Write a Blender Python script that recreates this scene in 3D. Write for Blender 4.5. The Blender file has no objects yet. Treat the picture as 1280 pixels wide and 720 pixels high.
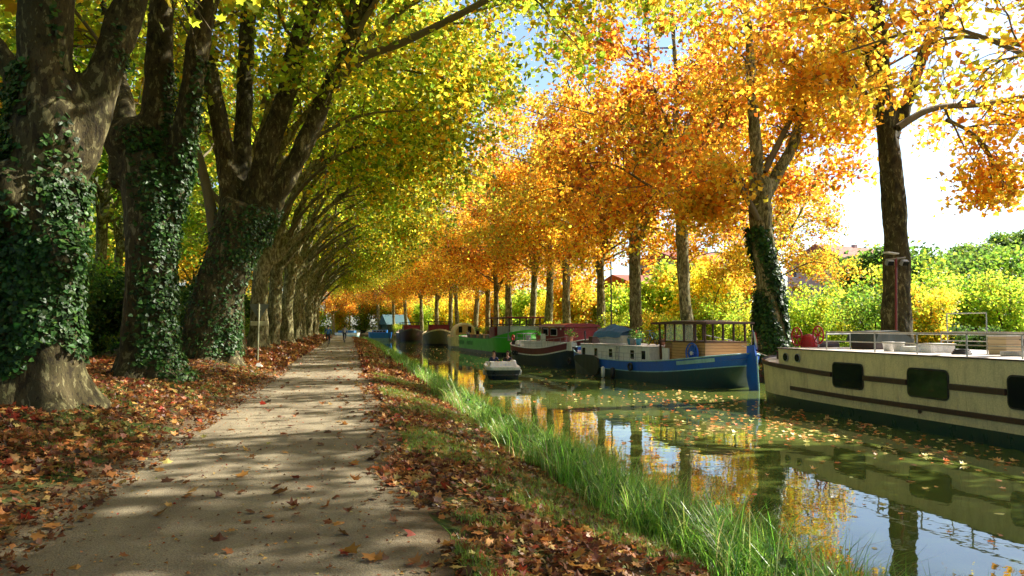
import bpy, bmesh, math, random
import numpy as np
from mathutils import Vector, Matrix, Euler, noise as mnoise

R = math.radians
scene = bpy.context.scene
COL = scene.collection
PI = math.pi

# ------------------------------------------------------------------ tags
def tag(o, label=None, cat=None, group=None, kind=None):
    if label: o['label'] = label
    if cat: o['category'] = cat
    if group: o['group'] = group
    if kind: o['kind'] = kind
    return o

def empty(name, loc=(0, 0, 0), rz=0.0, label=None, cat=None, group=None):
    o = bpy.data.objects.new(name, None)
    COL.objects.link(o)
    o.empty_display_size = 0.3
    o.location = loc
    o.rotation_euler = (0, 0, rz)
    return tag(o, label, cat, group)

def link(name, me, parent=None, loc=None):
    o = bpy.data.objects.new(name, me)
    COL.objects.link(o)
    if parent is not None: o.parent = parent
    if loc is not None: o.location = loc
    return o

def copy_tree(o, kids, parent=None):
    c = o.copy(); COL.objects.link(c)
    if parent is not None: c.parent = parent
    for ch in kids.get(o.name, []):
        copy_tree(ch, kids, c)
    return c

def kids_map():
    m = {}
    for o in bpy.data.objects:
        if o.parent: m.setdefault(o.parent.name, []).append(o)
    return m

# ------------------------------------------------------------------ materials
def nm(name):
    m = bpy.data.materials.new(name); m.use_nodes = True
    nt = m.node_tree; nt.nodes.clear()
    out = nt.nodes.new('ShaderNodeOutputMaterial')
    return m, nt, out

def principled(nt, col=(.5, .5, .5), rough=.6, metal=0, spec=.5):
    p = nt.nodes.new('ShaderNodeBsdfPrincipled')
    p.inputs['Base Color'].default_value = (*col, 1)
    p.inputs['Roughness'].default_value = rough
    p.inputs['Metallic'].default_value = metal
    p.inputs['Specular IOR Level'].default_value = spec
    return p

def ramp(nt, stops, interp='LINEAR'):
    r = nt.nodes.new('ShaderNodeValToRGB'); r.color_ramp.interpolation = interp
    els = r.color_ramp.elements
    while len(els) < len(stops): els.new(.5)
    for e, (p, c) in zip(els, stops):
        e.position = p; e.color = (*c, 1) if len(c) == 3 else c
    return r

def noise_n(nt, scale, detail=3, vec=None, rough=.55):
    n = nt.nodes.new('ShaderNodeTexNoise')
    n.inputs['Scale'].default_value = scale; n.inputs['Detail'].default_value = detail
    n.inputs['Roughness'].default_value = rough
    if vec is not None: nt.links.new(vec, n.inputs['Vector'])
    return n

def mixc(nt, fac, a, b, mode='MIX'):
    m = nt.nodes.new('ShaderNodeMix'); m.data_type = 'RGBA'; m.blend_type = mode
    L = nt.links
    for inp, v in ((m.inputs['Factor'], fac), (m.inputs[6], a), (m.inputs[7], b)):
        if hasattr(v, 'default_value') or hasattr(v, 'is_linked'): L.new(v, inp)
        elif isinstance(v, (int, float)): inp.default_value = v
        else: inp.default_value = (*v, 1)
    return m.outputs[2]

def bump(nt, h, strength=.3, dist=.02):
    b = nt.nodes.new('ShaderNodeBump')
    b.inputs['Strength'].default_value = strength; b.inputs['Distance'].default_value = dist
    nt.links.new(h, b.inputs['Height'])
    return b.outputs['Normal']

_mc = {}
def paint(name, col, rough=.45, metal=0, grime=.25, dirt=(.06, .045, .03), scale=3.0):
    """painted / worn surface with patchy dirt and slight tone changes"""
    if name in _mc: return _mc[name]
    m, nt, out = nm(name); L = nt.links
    p = principled(nt, col, rough, metal)
    tc = nt.nodes.new('ShaderNodeTexCoord')
    mp = nt.nodes.new('ShaderNodeMapping'); mp.inputs['Scale'].default_value = (1, 1, .45)
    L.new(tc.outputs['Object'], mp.inputs['Vector'])
    n1 = noise_n(nt, scale, 6, mp.outputs['Vector'], .65)
    r1 = ramp(nt, [(.45, (0, 0, 0)), (.78, (grime * 1.6,) * 3)])
    L.new(n1.outputs['Fac'], r1.inputs['Fac'])
    n2 = noise_n(nt, scale * 9, 3, tc.outputs['Object'])
    r2 = ramp(nt, [(.3, tuple(c * .82 for c in col)), (.7, tuple(min(1, c * 1.12) for c in col))])
    L.new(n2.outputs['Fac'], r2.inputs['Fac'])
    c = mixc(nt, r1.outputs['Color'], r2.outputs['Color'], dirt)
    L.new(c, p.inputs['Base Color'])
    if grime > .12:
        ms = nt.nodes.new('ShaderNodeMapping'); ms.inputs['Scale'].default_value = (5, 5, .35); L.new(tc.outputs['Object'], ms.inputs['Vector'])
        n4 = noise_n(nt, 2.6, 5, ms.outputs['Vector'], .7); r4 = ramp(nt, [(.56, (0, 0, 0)), (.72, (grime * 2.2,) * 3)]); L.new(n4.outputs['Fac'], r4.inputs['Fac'])
        c = mixc(nt, r4.outputs['Color'], c, (.16, .085, .04)); L.new(c, p.inputs['Base Color'])
    rr = ramp(nt, [(.3, (rough * .75,) * 3), (.75, (min(1, rough * 1.4),) * 3)])
    L.new(n1.outputs['Fac'], rr.inputs['Fac']); L.new(rr.outputs['Color'], p.inputs['Roughness'])
    L.new(bump(nt, n2.outputs['Fac'], .12, .01), p.inputs['Normal'])
    L.new(p.outputs[0], out.inputs[0])
    _mc[name] = m
    return m

def wood_mat(name, ca, cb, vertical=False):
    if name in _mc: return _mc[name]
    m, nt, out = nm(name); L = nt.links
    p = principled(nt, ca, .55)
    tc = nt.nodes.new('ShaderNodeTexCoord')
    mp = nt.nodes.new('ShaderNodeMapping')
    mp.inputs['Scale'].default_value = (6, 6, 1) if vertical else (1.2, 1.2, 14)
    L.new(tc.outputs['Object'], mp.inputs['Vector'])
    n = noise_n(nt, 3, 5, mp.outputs['Vector'])
    r = ramp(nt, [(.3, ca), (.7, cb)]); L.new(n.outputs['Fac'], r.inputs['Fac'])
    w = nt.nodes.new('ShaderNodeTexWave'); w.wave_type = 'BANDS'; w.bands_direction = 'Z'
    w.inputs['Scale'].default_value = 2.3; w.inputs['Distortion'].default_value = 0
    L.new(tc.outputs['Object'], w.inputs['Vector'])
    rw = ramp(nt, [(0.0, (.25,) * 3), (.06, (1,) * 3)]); L.new(w.outputs['Fac'], rw.inputs['Fac'])
    c = mixc(nt, 1.0, r.outputs['Color'], rw.outputs['Color'], 'MULTIPLY')
    L.new(c, p.inputs['Base Color']); L.new(bump(nt, n.outputs['Fac'], .2, .01), p.inputs['Normal'])
    L.new(p.outputs[0], out.inputs[0]); _mc[name] = m
    return m

def leaf_mat(name, trans=.55, gain=1.6, rough=.45, spec=.25):
    """leaves: reflect their own colour, let light through as a more saturated one"""
    m, nt, out = nm(name); L = nt.links
    a = nt.nodes.new('ShaderNodeAttribute'); a.attribute_name = 'leaf_tint'
    p = principled(nt, (.1, .1, .1), rough, 0, spec)
    L.new(a.outputs['Color'], p.inputs['Base Color'])
    t = nt.nodes.new('ShaderNodeBsdfTranslucent')
    g = nt.nodes.new('ShaderNodeVectorMath'); g.operation = 'SCALE'; g.inputs['Scale'].default_value = gain
    L.new(a.outputs['Color'], g.inputs[0]); L.new(g.outputs[0], t.inputs['Color'])
    mx = nt.nodes.new('ShaderNodeMixShader'); mx.inputs[0].default_value = trans
    L.new(p.outputs[0], mx.inputs[1]); L.new(t.outputs[0], mx.inputs[2]); L.new(mx.outputs[0], out.inputs[0])
    return m

def bark_mat(name, dark, mid, light, patch=.5, sc=6.5):
    m, nt, out = nm(name); L = nt.links
    p = principled(nt, mid, .85, 0, .2)
    tc = nt.nodes.new('ShaderNodeTexCoord')
    mp = nt.nodes.new('ShaderNodeMapping'); mp.inputs['Scale'].default_value = (1, 1, .42)
    L.new(tc.outputs['Object'], mp.inputs['Vector'])
    nw = noise_n(nt, 2.2, 4, mp.outputs['Vector'])
    wv = nt.nodes.new('ShaderNodeVectorMath'); wv.operation = 'MULTIPLY_ADD'
    L.new(nw.outputs['Color'], wv.inputs[0]); wv.inputs[1].default_value = (.55, .55, .55)
    L.new(mp.outputs['Vector'], wv.inputs[2])
    n1 = noise_n(nt, sc, 3.5, wv.outputs[0], .6)
    r1 = ramp(nt, [(.40, dark), (.44, mid), (patch, mid), (patch + .03, light), (.70, light), (.73, tuple(c * .7 for c in light))])
    L.new(n1.outputs['Fac'], r1.inputs['Fac'])
    n2 = noise_n(nt, 1.3, 4, tc.outputs['Object'])
    r2 = ramp(nt, [(.35, (.45, .5, .35)), (.65, (1, 1, 1))]); L.new(n2.outputs['Fac'], r2.inputs['Fac'])
    c = mixc(nt, 1.0, r1.outputs['Color'], r2.outputs['Color'], 'MULTIPLY')
    n3 = noise_n(nt, 40, 4, mp.outputs['Vector'], .7)
    r3 = ramp(nt, [(.3, (.7, .7, .7)), (.7, (1.15, 1.15, 1.15))]); L.new(n3.outputs['Fac'], r3.inputs['Fac'])
    c = mixc(nt, 1.0, c, r3.outputs['Color'], 'MULTIPLY')
    L.new(c, p.inputs['Base Color'])
    ad = nt.nodes.new('ShaderNodeMath'); ad.operation = 'ADD'
    L.new(n1.outputs['Fac'], ad.inputs[0]); L.new(n3.outputs['Fac'], ad.inputs[1])
    L.new(bump(nt, ad.outputs[0], .55, .03), p.inputs['Normal'])
    L.new(p.outputs[0], out.inputs[0])
    return m

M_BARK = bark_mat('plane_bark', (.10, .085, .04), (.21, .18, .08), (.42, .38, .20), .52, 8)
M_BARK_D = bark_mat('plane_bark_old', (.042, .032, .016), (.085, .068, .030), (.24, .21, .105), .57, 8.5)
M_TWIG = paint('twig', (.06, .045, .028), .9, grime=.1)
M_LEAF = leaf_mat('autumn_leaf', .66, 1.75)
M_IVY = leaf_mat('ivy_leaf', .2, 1.4, .45, .25)
M_GRASS = leaf_mat('grass_blade', .45, 1.8, .35, .5)
M_LITTER = leaf_mat('litter_leaf', .25, 1.4, .5, .35)

# ------------------------------------------------------------------ numpy mesh
def np_mesh(name, V, F, mats, mi=None, smooth=False, tint=None):
    """V (n,3); F (m,k) same-size faces or list of ragged"""
    me = bpy.data.meshes.new(name)
    V = np.ascontiguousarray(V, dtype=np.float32)
    if isinstance(F, np.ndarray):
        m, k = F.shape; idx = F.ravel().astype(np.int32); ls = np.arange(m, dtype=np.int32) * k
    else:
        idx = np.fromiter((i for f in F for i in f), dtype=np.int32)
        ln = np.array([len(f) for f in F], dtype=np.int32); m = len(F)
        ls = np.concatenate([[0], np.cumsum(ln)[:-1]]).astype(np.int32)
    me.vertices.add(len(V)); me.vertices.foreach_set('co', V.ravel())
    me.loops.add(len(idx)); me.loops.foreach_set('vertex_index', idx)
    me.polygons.add(m); me.polygons.foreach_set('loop_start', ls)
    if mi is not None: me.polygons.foreach_set('material_index', np.asarray(mi, dtype=np.int32))
    me.polygons.foreach_set('use_smooth', np.full(m, smooth, dtype=bool))
    for mt in (mats if isinstance(mats, (list, tuple)) else [mats]): me.materials.append(mt)
    me.update(calc_edges=True)
    if tint is not None:
        at = me.attributes.new('leaf_tint', 'FLOAT_COLOR', 'POINT')
        c = np.ones((len(V), 4), dtype=np.float32); c[:, :3] = tint
        at.data.foreach_set('color', c.ravel())
    return me

# leaf templates: verts (x, y, z), faces
def _plane_leaf():
    # five lobed plane-tree leaf as a fan round its middle
    pts = [(0, -.55), (.18, -.38), (.52, -.36), (.34, -.08), (.60, .18), (.24, .20), (0, .62), (-.24, .20), (-.60, .18), (-.34, -.08), (-.52, -.36), (-.18, -.38)]
    v = [(0, -.05, 0)] + [(x, y, (.16 * abs(x) + .10 * y * y)) for x, y in pts]
    f = [(0, i, i % 12 + 1) for i in range(1, 13)]
    return np.array(v), np.array(f)
T_FULL = _plane_leaf()
T_MID = (np.array([(0, -.5, 0), (.5, -.15, .1), (.22, .12, .03), (0, .55, .06), (-.22, .12, .03), (-.5, -.15, .1)]),
         np.array([(0, 1, 2), (0, 2, 3), (0, 3, 4), (0, 4, 5)]))
T_LOW = (np.array([(0, -.5, 0), (.42, 0, .12), (0, .5, 0), (-.42, 0, .12)]), np.array([(0, 1, 2), (0, 2, 3)]))
T_IVY = (np.array([(0, -.4, 0), (.45, -.3, .03), (.3, .1, .04), (0, .55, -.04), (-.3, .1, .04), (-.45, -.3, .03)]),
         np.array([(0, 1, 2), (0, 2, 3), (0, 3, 4), (0, 4, 5)]))

def leaves_np(rng, C, S, col, tmpl, nrm=None, up=.35, flop=0.0, curl=0.0):
    """place N leaves; returns V,F,tint"""
    N = len(C); tv, tf = tmpl; K = len(tv)
    if nrm is None:
        n = rng.normal(size=(N, 3)); n[:, 2] += up * 2
    else: n = nrm + rng.normal(size=(N, 3)) * flop
    n /= np.linalg.norm(n, axis=1, keepdims=True) + 1e-9
    a = rng.normal(size=(N, 3)); t = np.cross(n, a); t /= np.linalg.norm(t, axis=1, keepdims=True) + 1e-9
    b = np.cross(n, t)
    S = np.asarray(S).reshape(-1, 1, 1) if np.ndim(S) else S
    V = (tv[None, :, 0:1] * t[:, None] + tv[None, :, 1:2] * b[:, None] + tv[None, :, 2:3] * (1 + curl * rng.normal(size=(N, 1, 1)) * 2.2) * n[:, None]) * S + C[:, None]
    F = (tf[None] + (np.arange(N) * K)[:, None, None]).reshape(-1, 3)
    return V.reshape(-1, 3), F, np.repeat(col, K, axis=0)

def palette(rng, N, cols, w, C=None, seed=0, coh=.6, scale=.35):
    """per-leaf colour: picks from a palette, neighbours tend to agree"""
    cols = np.array(cols); w = np.array(w, float); w /= w.sum(); cw = np.cumsum(w)
    u = rng.random(N)
    if C is not None:
        ph = rng.random(6) * 6.28
        s = (np.sin(C[:, 0] * scale * 2.1 + ph[0]) + np.sin(C[:, 1] * scale * 1.7 + ph[1]) + np.sin(C[:, 2] * scale * 2.6 + ph[2])
             + .7 * np.sin(C[:, 0] * scale * 5 + C[:, 2] * scale * 4 + ph[3]) + .7 * np.sin(C[:, 1] * scale * 5.5 - C[:, 2] * scale * 3 + ph[4]))
        s = np.clip(s / 5.2 + .5, 0, .999)
        pick = rng.random(N) < coh
        u = np.where(pick, np.clip(s + rng.normal(size=N) * .10, 0, .999), u)
    i = np.minimum(np.searchsorted(cw, u), len(cols) - 1)
    c = cols[i] * (.72 + .56 * rng.random((N, 1)))
    c *= 1 + .12 * rng.normal(size=(N, 3)) * np.array([1, .8, .5])
    return np.clip(c, .003, .95)

# ------------------------------------------------------------------ tubes
def tube_np(P, Rd, nseg=8, rng=None, lump=0.0, flare=0.0, capend=True):
    P = np.asarray(P, float); Rd = np.asarray(Rd, float); n = len(P)
    T = np.gradient(P, axis=0); T /= np.linalg.norm(T, axis=1, keepdims=True) + 1e-9
    up = np.array([0, 1., 0]) if abs(T[0][1]) < .8 else np.array([1., 0, 0])
    u = np.cross(T[0], up); u /= np.linalg.norm(u)
    V = []
    ang = np.arange(nseg) / nseg * 2 * PI
    ph = rng.random(4) * 6.28 if rng is not None else np.zeros(4)
    for i in range(n):
        u = u - T[i] * np.dot(u, T[i]); u /= np.linalg.norm(u) + 1e-9
        w = np.cross(T[i], u)
        r = Rd[i] * np.ones(nseg)
        if lump: r = r * (1 + lump * (np.sin(ang * 3 + ph[0] + i * .35) * .5 + np.sin(ang * 2 + ph[1] - i * .22) * .5 + np.sin(ang * 5 + ph[2] + i * .6) * .25))
        V.append(P[i] + r[:, None] * (np.cos(ang)[:, None] * u + np.sin(ang)[:, None] * w))
    V = np.concatenate(V)
    F = []
    for i in range(n - 1):
        a = i * nseg
        for j in range(nseg):
            k = (j + 1) % nseg
            F.append((a + j, a + k, a + nseg + k, a + nseg + j))
    F = np.array(F)
    return V, F

def spline(pts, rads, step=.5):
    """Catmull-Rom through pts; returns resampled points and radii"""
    P = np.array(pts, float); r = np.array(rads, float); n = len(P)
    out = []; ro = []
    for i in range(n - 1):
        p0 = P[max(i - 1, 0)]; p1 = P[i]; p2 = P[i + 1]; p3 = P[min(i + 2, n - 1)]
        k = max(2, int(np.linalg.norm(p2 - p1) / step))
        for j in range(k):
            t = j / k
            out.append(.5 * ((2 * p1) + (-p0 + p2) * t + (2 * p0 - 5 * p1 + 4 * p2 - p3) * t * t + (-p0 + 3 * p1 - 3 * p2 + p3) * t ** 3))
            ro.append(r[i] * (1 - t) + r[i + 1] * t)
    out.append(P[-1]); ro.append(r[-1])
    return np.array(out), np.array(ro)

def bake(o):
    """apply the modifiers of a temporary object and return the mesh"""
    dg = bpy.context.evaluated_depsgraph_get(); dg.update()
    me = bpy.data.meshes.new_from_object(o.evaluated_get(dg), depsgraph=dg)
    old = o.data
    bpy.data.objects.remove(o); bpy.data.meshes.remove(old)
    return me

def fuse_tubes(name, tubes, mat, voxel=.07, rng=None, lump=.06, roots=None, knobs=None, seg=18):
    """trunk and limbs melted into one continuous woody surface"""
    Vs = []; Fs = []; off = 0
    for (P, r) in tubes:
        # close both ends with pinched rings
        P = np.array(P); r = np.array(r)
        P = np.concatenate([P[:1] - (P[1] - P[0]) * .01, P, P[-1:] + (P[-1] - P[-2]) * .01]); r = np.concatenate([[.005], r, [.005]])
        V, F = tube_np(P, r, seg, rng, lump)
        Vs.append(V); Fs.append(F + off); off += len(V)
    for (c, rad) in (knobs or []):
        ico = []
        k = 10
        P = np.array([[c[0], c[1], c[2] + rad * math.cos(PI * (j + .02) / (k + .04))] for j in range(k + 1)])
        rr = np.array([rad * math.sin(PI * (j + .02) / (k + .04)) for j in range(k + 1)])
        V, F = tube_np(P, rr, 12, rng, lump * 2); Vs.append(V); Fs.append(F[:, ::-1] + off); off += len(V)
    me = np_mesh(name, np.concatenate(Vs), np.concatenate(Fs), mat, smooth=True)
    o = bpy.data.objects.new('t', me); COL.objects.link(o)
    md = o.modifiers.new('r', 'REMESH'); md.mode = 'VOXEL'; md.voxel_size = voxel; md.use_smooth_shade = True
    sm = o.modifiers.new('s', 'SMOOTH'); sm.factor = .6; sm.iterations = 6
    me = bake(o); me.name = name
    n = len(me.vertices); co = np.empty(n * 3, dtype=np.float32); me.vertices.foreach_get('co', co); co = co.reshape(-1, 3)
    no = np.empty(n * 3, dtype=np.float32); me.vertex_normals.foreach_get('vector', no); no = no.reshape(-1, 3)
    d = np.zeros(n)
    for f, a in ((1.1, .040), (2.7, .020), (6.5, .010)):
        ph = rng.random(9) * 6.28
        x, y, z = co[:, 0] * f, co[:, 1] * f, co[:, 2] * f * .45
        d += a * (np.sin(x * 3 + ph[0] + np.sin(z * 2 + ph[3]) * 1.3) * np.sin(y * 3.1 + ph[1]) + .7 * np.sin(x * 4.3 - y * 3.7 + z * 3 + ph[2]) * np.sin(z * 3.3 + y * 2 + ph[4]))
    if roots is not None:
        rad, hgt = roots
        ang = np.arctan2(co[:, 1], co[:, 0]); ph = rng.random(3) * 6.28
        lob = .55 + .45 * np.sin(ang * 5 + ph[0] + .6 * np.sin(ang * 2 + ph[1]))
        d += rad * np.exp(-np.maximum(co[:, 2], -.2) / hgt) * lob * (co[:, 2] < 4 * hgt)
    co += no * d[:, None]
    me.vertices.foreach_set('co', co.ravel()); me.update()
    if not me.materials: me.materials.append(mat)
    return me

# ------------------------------------------------------------------ tree crown grower
def rot_to(rng, d, spread):
    a = rng.normal(size=3); a -= d * np.dot(a, d); a /= np.linalg.norm(a) + 1e-9
    return d * math.cos(spread) + a * math.sin(spread)

def branch_path(rng, p, d, L, n, wig=.18, grav=-.02):
    pts = [p.copy()]
    for i in range(n):
        d = d + rng.normal(size=3) * wig + np.array([0, 0, grav]); d /= np.linalg.norm(d)
        p = p + d * L / n; pts.append(p.copy())
    return np.array(pts)

def grow_crown(rng, limbs, n1=9, L1=(2.0, 4.0), n2=5, L2=(1.0, 2.0), t0=.35, leaves=60, lsize=.2, tmpl=T_MID, pal=None,
               spread=.38, zmin=None, keep=None, droop=-.03, upb=0.25, seg=5, outward=.5, hang=0, jitter=.0):
    """side branches, twigs and leaves along the given limbs -> twig mesh pieces, leaf arrays"""
    tubes = []; C = []
    allp = np.concatenate([l[0] for l in limbs]); cen = allp.mean(0)
    for (P, r) in limbs:
        n = len(P)
        for k in range(n1):
            t = t0 + (1 - t0) * (k + rng.random()) / n1
            i = min(n - 2, int(t * (n - 1))); p = P[i]; d = P[i + 1] - P[i]; d = d / (np.linalg.norm(d) + 1e-9)
            dd = rot_to(rng, d, rng.uniform(.6, 1.25)); o = p - cen; o[2] = 0; o /= np.linalg.norm(o) + 1e-6
            dd = dd + o * outward * rng.random() + np.array([0, 0, upb * rng.random()]); dd /= np.linalg.norm(dd)
            L = rng.uniform(*L1) * (1.1 - .35 * t)
            B = branch_path(rng, p, dd, L, 6, .16, droop)
            r0 = max(.02, min(r[i] * .45, .02 + L * .014))
            tubes.append((B, np.linspace(r0, .012, 7), 5))
            for q in range(n2):
                s = .25 + .75 * (q + rng.random()) / n2; j = min(5, int(s * 6)); pb = B[j]; db = B[j + 1] - B[j]; db /= np.linalg.norm(db)
                dt = rot_to(rng, db, rng.uniform(.5, 1.1)); Lt = rng.uniform(*L2)
                Tw = branch_path(rng, pb, dt, Lt, 4, .2, droop * 2 - hang)
                tubes.append((Tw, np.linspace(.016, .006, 5), 3))
                m = rng.poisson(leaves)
                u = rng.random(m) ** .7 * 3.999; ii = u.astype(int); fr = (u - ii)[:, None]
                pp = Tw[ii] * (1 - fr) + Tw[ii + 1] * fr
                C.append(pp + rng.normal(size=(m, 3)) * spread * np.array([1, 1, .7]))
            m = rng.poisson(leaves * .6)
            C.append(B[-1] + rng.normal(size=(m, 3)) * spread)
    C = np.concatenate(C)
    if zmin is not None: C = C[C[:, 2] > zmin + rng.random(len(C)) * .8]
    if keep is not None: C = C[keep(C)]
    cols = palette(rng, len(C), pal[0], pal[1], C)
    S = lsize * (.45 + .95 * rng.random(len(C)))
    V, F, T = leaves_np(rng, C, S, cols, tmpl)
    tv = []; tf = []; off = 0
    for (P, r, s) in tubes:
        v, f = tube_np(P, r, s); tv.append(v); tf.append(f + off); off += len(v)
    return (V, F, T), (np.concatenate(tv), np.concatenate(tf))

def join_np(parts):
    V = []; F = []; off = 0
    for v, f in parts: V.append(v); F.append(f + off); off += len(v)
    return np.concatenate(V), np.concatenate(F)

def ivy_mesh(name, me, rng, n, mask, size=.13, cols=((.03, .085, .014), (.018, .05, .01), (.06, .13, .02)), out=.05):
    """ivy leaves scattered over a wood surface where mask(centres, normals) > random"""
    m = len(me.polygons)
    c = np.empty(m * 3, dtype=np.float32); me.polygons.foreach_get('center', c); c = c.reshape(-1, 3)
    nn = np.empty(m * 3, dtype=np.float32); me.polygons.foreach_get('normal', nn); nn = nn.reshape(-1, 3)
    ar = np.empty(m, dtype=np.float32); me.polygons.foreach_get('area', ar)
    w = np.clip(mask(c, nn), 0, 1) * ar; w /= w.sum()
    i = rng.choice(m, n, p=w)
    C = c[i] + nn[i] * (rng.random((n, 1)) * out + .015) + rng.normal(size=(n, 3)) * .05
    cl = palette(rng, n, cols, [3, 3, 1.3], C, coh=.3)
    N = nn[i] + np.array([0, 0, .5])
    V, F, T = leaves_np(rng, C, size * (.5 + .8 * rng.random(n)), cl, T_IVY, N, flop=.38)
    return np_mesh(name, V, F, M_IVY, tint=T)
# ------------------------------------------------------------------ camera, light, sky
FPX = 950.0
YAW = R(12.06); PITCH = R(2.89); EYE = Vector((0, 0, 1.7)); ZW = -1.1
cam_d = bpy.data.cameras.new('camera'); cam = bpy.data.objects.new('camera', cam_d); COL.objects.link(cam)
cam_d.sensor_width = 36; cam_d.lens = FPX / 1280 * 36; cam_d.clip_start = .05; cam_d.clip_end = 3000
cam.location = EYE; cam.rotation_euler = (R(90) + PITCH, 0, -YAW)
scene.camera = cam
CM = Euler((R(90) + PITCH, 0, -YAW)).to_matrix()

def ray(px, py):
    return CM @ Vector(((px - 640) / FPX, (360 - py) / FPX, -1))
def atY(px, py, Y):
    d = ray(px, py); t = Y / d.y; return EYE + d * t
def atZ(px, py, z):
    d = ray(px, py); t = (z - EYE.z) / d.z; return EYE + d * t

SUN_AZ, SUN_EL = R(79), R(40)
sun_d = bpy.data.lights.new('sun', 'SUN'); sun_d.energy = 5.0; sun_d.angle = R(.5); sun_d.color = (1, .93, .80)
sun = bpy.data.objects.new('sun', sun_d); COL.objects.link(sun)
sv = Vector((math.sin(SUN_AZ) * math.cos(SUN_EL), math.cos(SUN_AZ) * math.cos(SUN_EL), math.sin(SUN_EL)))
sun.rotation_euler = sv.to_track_quat('Z', 'Y').to_euler(); sun.location = (30, 5, 40)
world = bpy.data.worlds.new('World'); scene.world = world; world.use_nodes = True
wn = world.node_tree; bg = wn.nodes['Background']
sky = wn.nodes.new('ShaderNodeTexSky'); sky.sky_type = 'NISHITA'; sky.sun_disc = False
sky.sun_elevation = SUN_EL; sky.sun_rotation = SUN_AZ; sky.air_density = 1.0; sky.dust_density = 1.2; sky.ozone_density = 3.0
wn.links.new(sky.outputs[0], bg.inputs[0]); bg.inputs[1].default_value = .095
vs = scene.view_settings; vs.view_transform = 'Standard'; vs.look = 'None'; vs.exposure = 1.55; vs.gamma = 1; vs.use_curve_mapping = False
scene.render.engine = 'CYCLES'
cy = scene.cycles; cy.max_bounces = 8; cy.diffuse_bounces = 4; cy.glossy_bounces = 3; cy.transmission_bounces = 5; cy.transparent_max_bounces = 6
cy.sample_clamp_indirect = 6; cy.caustics_reflective = False; cy.caustics_refractive = False
try:
    cy.use_denoising = True; cy.denoiser = 'OPENIMAGEDENOISE'
except Exception: pass

# ------------------------------------------------------------------ ground
def shift(y):
    return np.where(y > 110, -0.0016 * (np.maximum(y, 110) - 110) ** 2, 0) if isinstance(y, np.ndarray) else (-0.0016 * (y - 110) ** 2 if y > 110 else 0.0)
XP = [-400, -60, -22, -12, -9.2, -8.6, -7.2, -5.6, -4.6, -3.6, -2.9, -2.5, .5, .9, 1.6, 2.5, 3.3, 3.9, 4.6, 6, 19, 20.1, 20.5, 21.2, 23, 30, 60, 400]
ZP = [.3, .3, .3, .35, .30, .30, .42, .48, .42, .24, .06, .0, 0, -.03, -.14, -.38, -.72, -1.02, -1.6, -2.4, -2.4, -1.9, -.55, -.25, -.2, -.2, .2, 1.5]
def bankw(y): return .55 * np.exp(-(np.maximum(y, 0) / 9.0) ** 2)
def gz(x, y):
    x = np.asarray(x, float); y = np.asarray(y, float)
    xr = x - shift(y) if isinstance(y, np.ndarray) and y.ndim else x - shift(float(y))
    s = np.clip((xr - .6) / 3, 0, 1); xr2 = xr - bankw(y) * s * (xr < 10)
    z = np.interp(xr2, XP, ZP)
    bumpm = np.clip((np.abs(xr + 1) - 1.9) / 1.0, 0, 1) * (np.abs(xr) < 60)
    z = z + bumpm * (.035 * np.sin(x * 1.7 + y * .6) + .03 * np.sin(y * 1.3 - x * 2.1) + .02 * np.sin(x * 4.1 + 1) * np.sin(y * 3.3))
    return z
def grid(xs, ys, zf, dz=0.0, follow=True):
    X, Y = np.meshgrid(xs, ys); 
    if follow: X = X + shift(Y)
    Z = zf(X, Y) + dz
    V = np.stack([X, Y, Z], -1).reshape(-1, 3); nx = len(xs); F = []
    i = np.arange((len(ys) - 1) * nx).reshape(-1, nx)[:, :-1].ravel()
    F = np.stack([i, i + 1, i + nx + 1, i + nx], 1)
    return V, F

def ground_mat():
    m, nt, out = nm('bank_earth'); L = nt.links
    p = principled(nt, (.1, .08, .04), .95, 0, .15)
    tc = nt.nodes.new('ShaderNodeTexCoord')
    n1 = noise_n(nt, .5, 5, tc.outputs['Object'], .65); n2 = noise_n(nt, 9, 5, tc.outputs['Object'], .7); n3 = noise_n(nt, 1.7, 4, tc.outputs['Object'])
    r1 = ramp(nt, [(.35, (.035, .024, .012)), (.6, (.10, .062, .028))]); L.new(n2.outputs['Fac'], r1.inputs['Fac'])
    r2 = ramp(nt, [(.35, (.03, .05, .012)), (.7, (.07, .10, .022))]); L.new(n2.outputs['Fac'], r2.inputs['Fac'])
    r3 = ramp(nt, [(.46, (0, 0, 0)), (.58, (1, 1, 1))]); L.new(n3.outputs['Fac'], r3.inputs['Fac'])
    L.new(mixc(nt, r3.outputs['Color'], r1.outputs['Color'], r2.outputs['Color']), p.inputs['Base Color'])
    L.new(bump(nt, n2.outputs['Fac'], .8, .05), p.inputs['Normal']); L.new(p.outputs[0], out.inputs[0])
    return m
M_GROUND = ground_mat()
xs = np.unique(np.concatenate([np.array([-900, -400, -200, -100]), np.linspace(-60, -12, 17), np.linspace(-12, 7, 96), np.linspace(7, 19, 8), np.linspace(19, 24, 21), np.linspace(24, 60, 10), [100, 200, 400, 900]]))
ys = np.unique(np.concatenate([[-300, -100], np.linspace(-40, -2, 20), np.linspace(-2, 30, 140), np.linspace(30, 90, 110), np.linspace(90, 320, 80), [400, 600, 1000, 1800]]))
V, F = grid(xs, ys, gz, -.006)
g = link('ground', np_mesh('ground', V, F, M_GROUND, smooth=True)); tag(g, 'leaf strewn earth of both canal banks and the land beyond them', 'ground', kind='structure')

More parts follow.
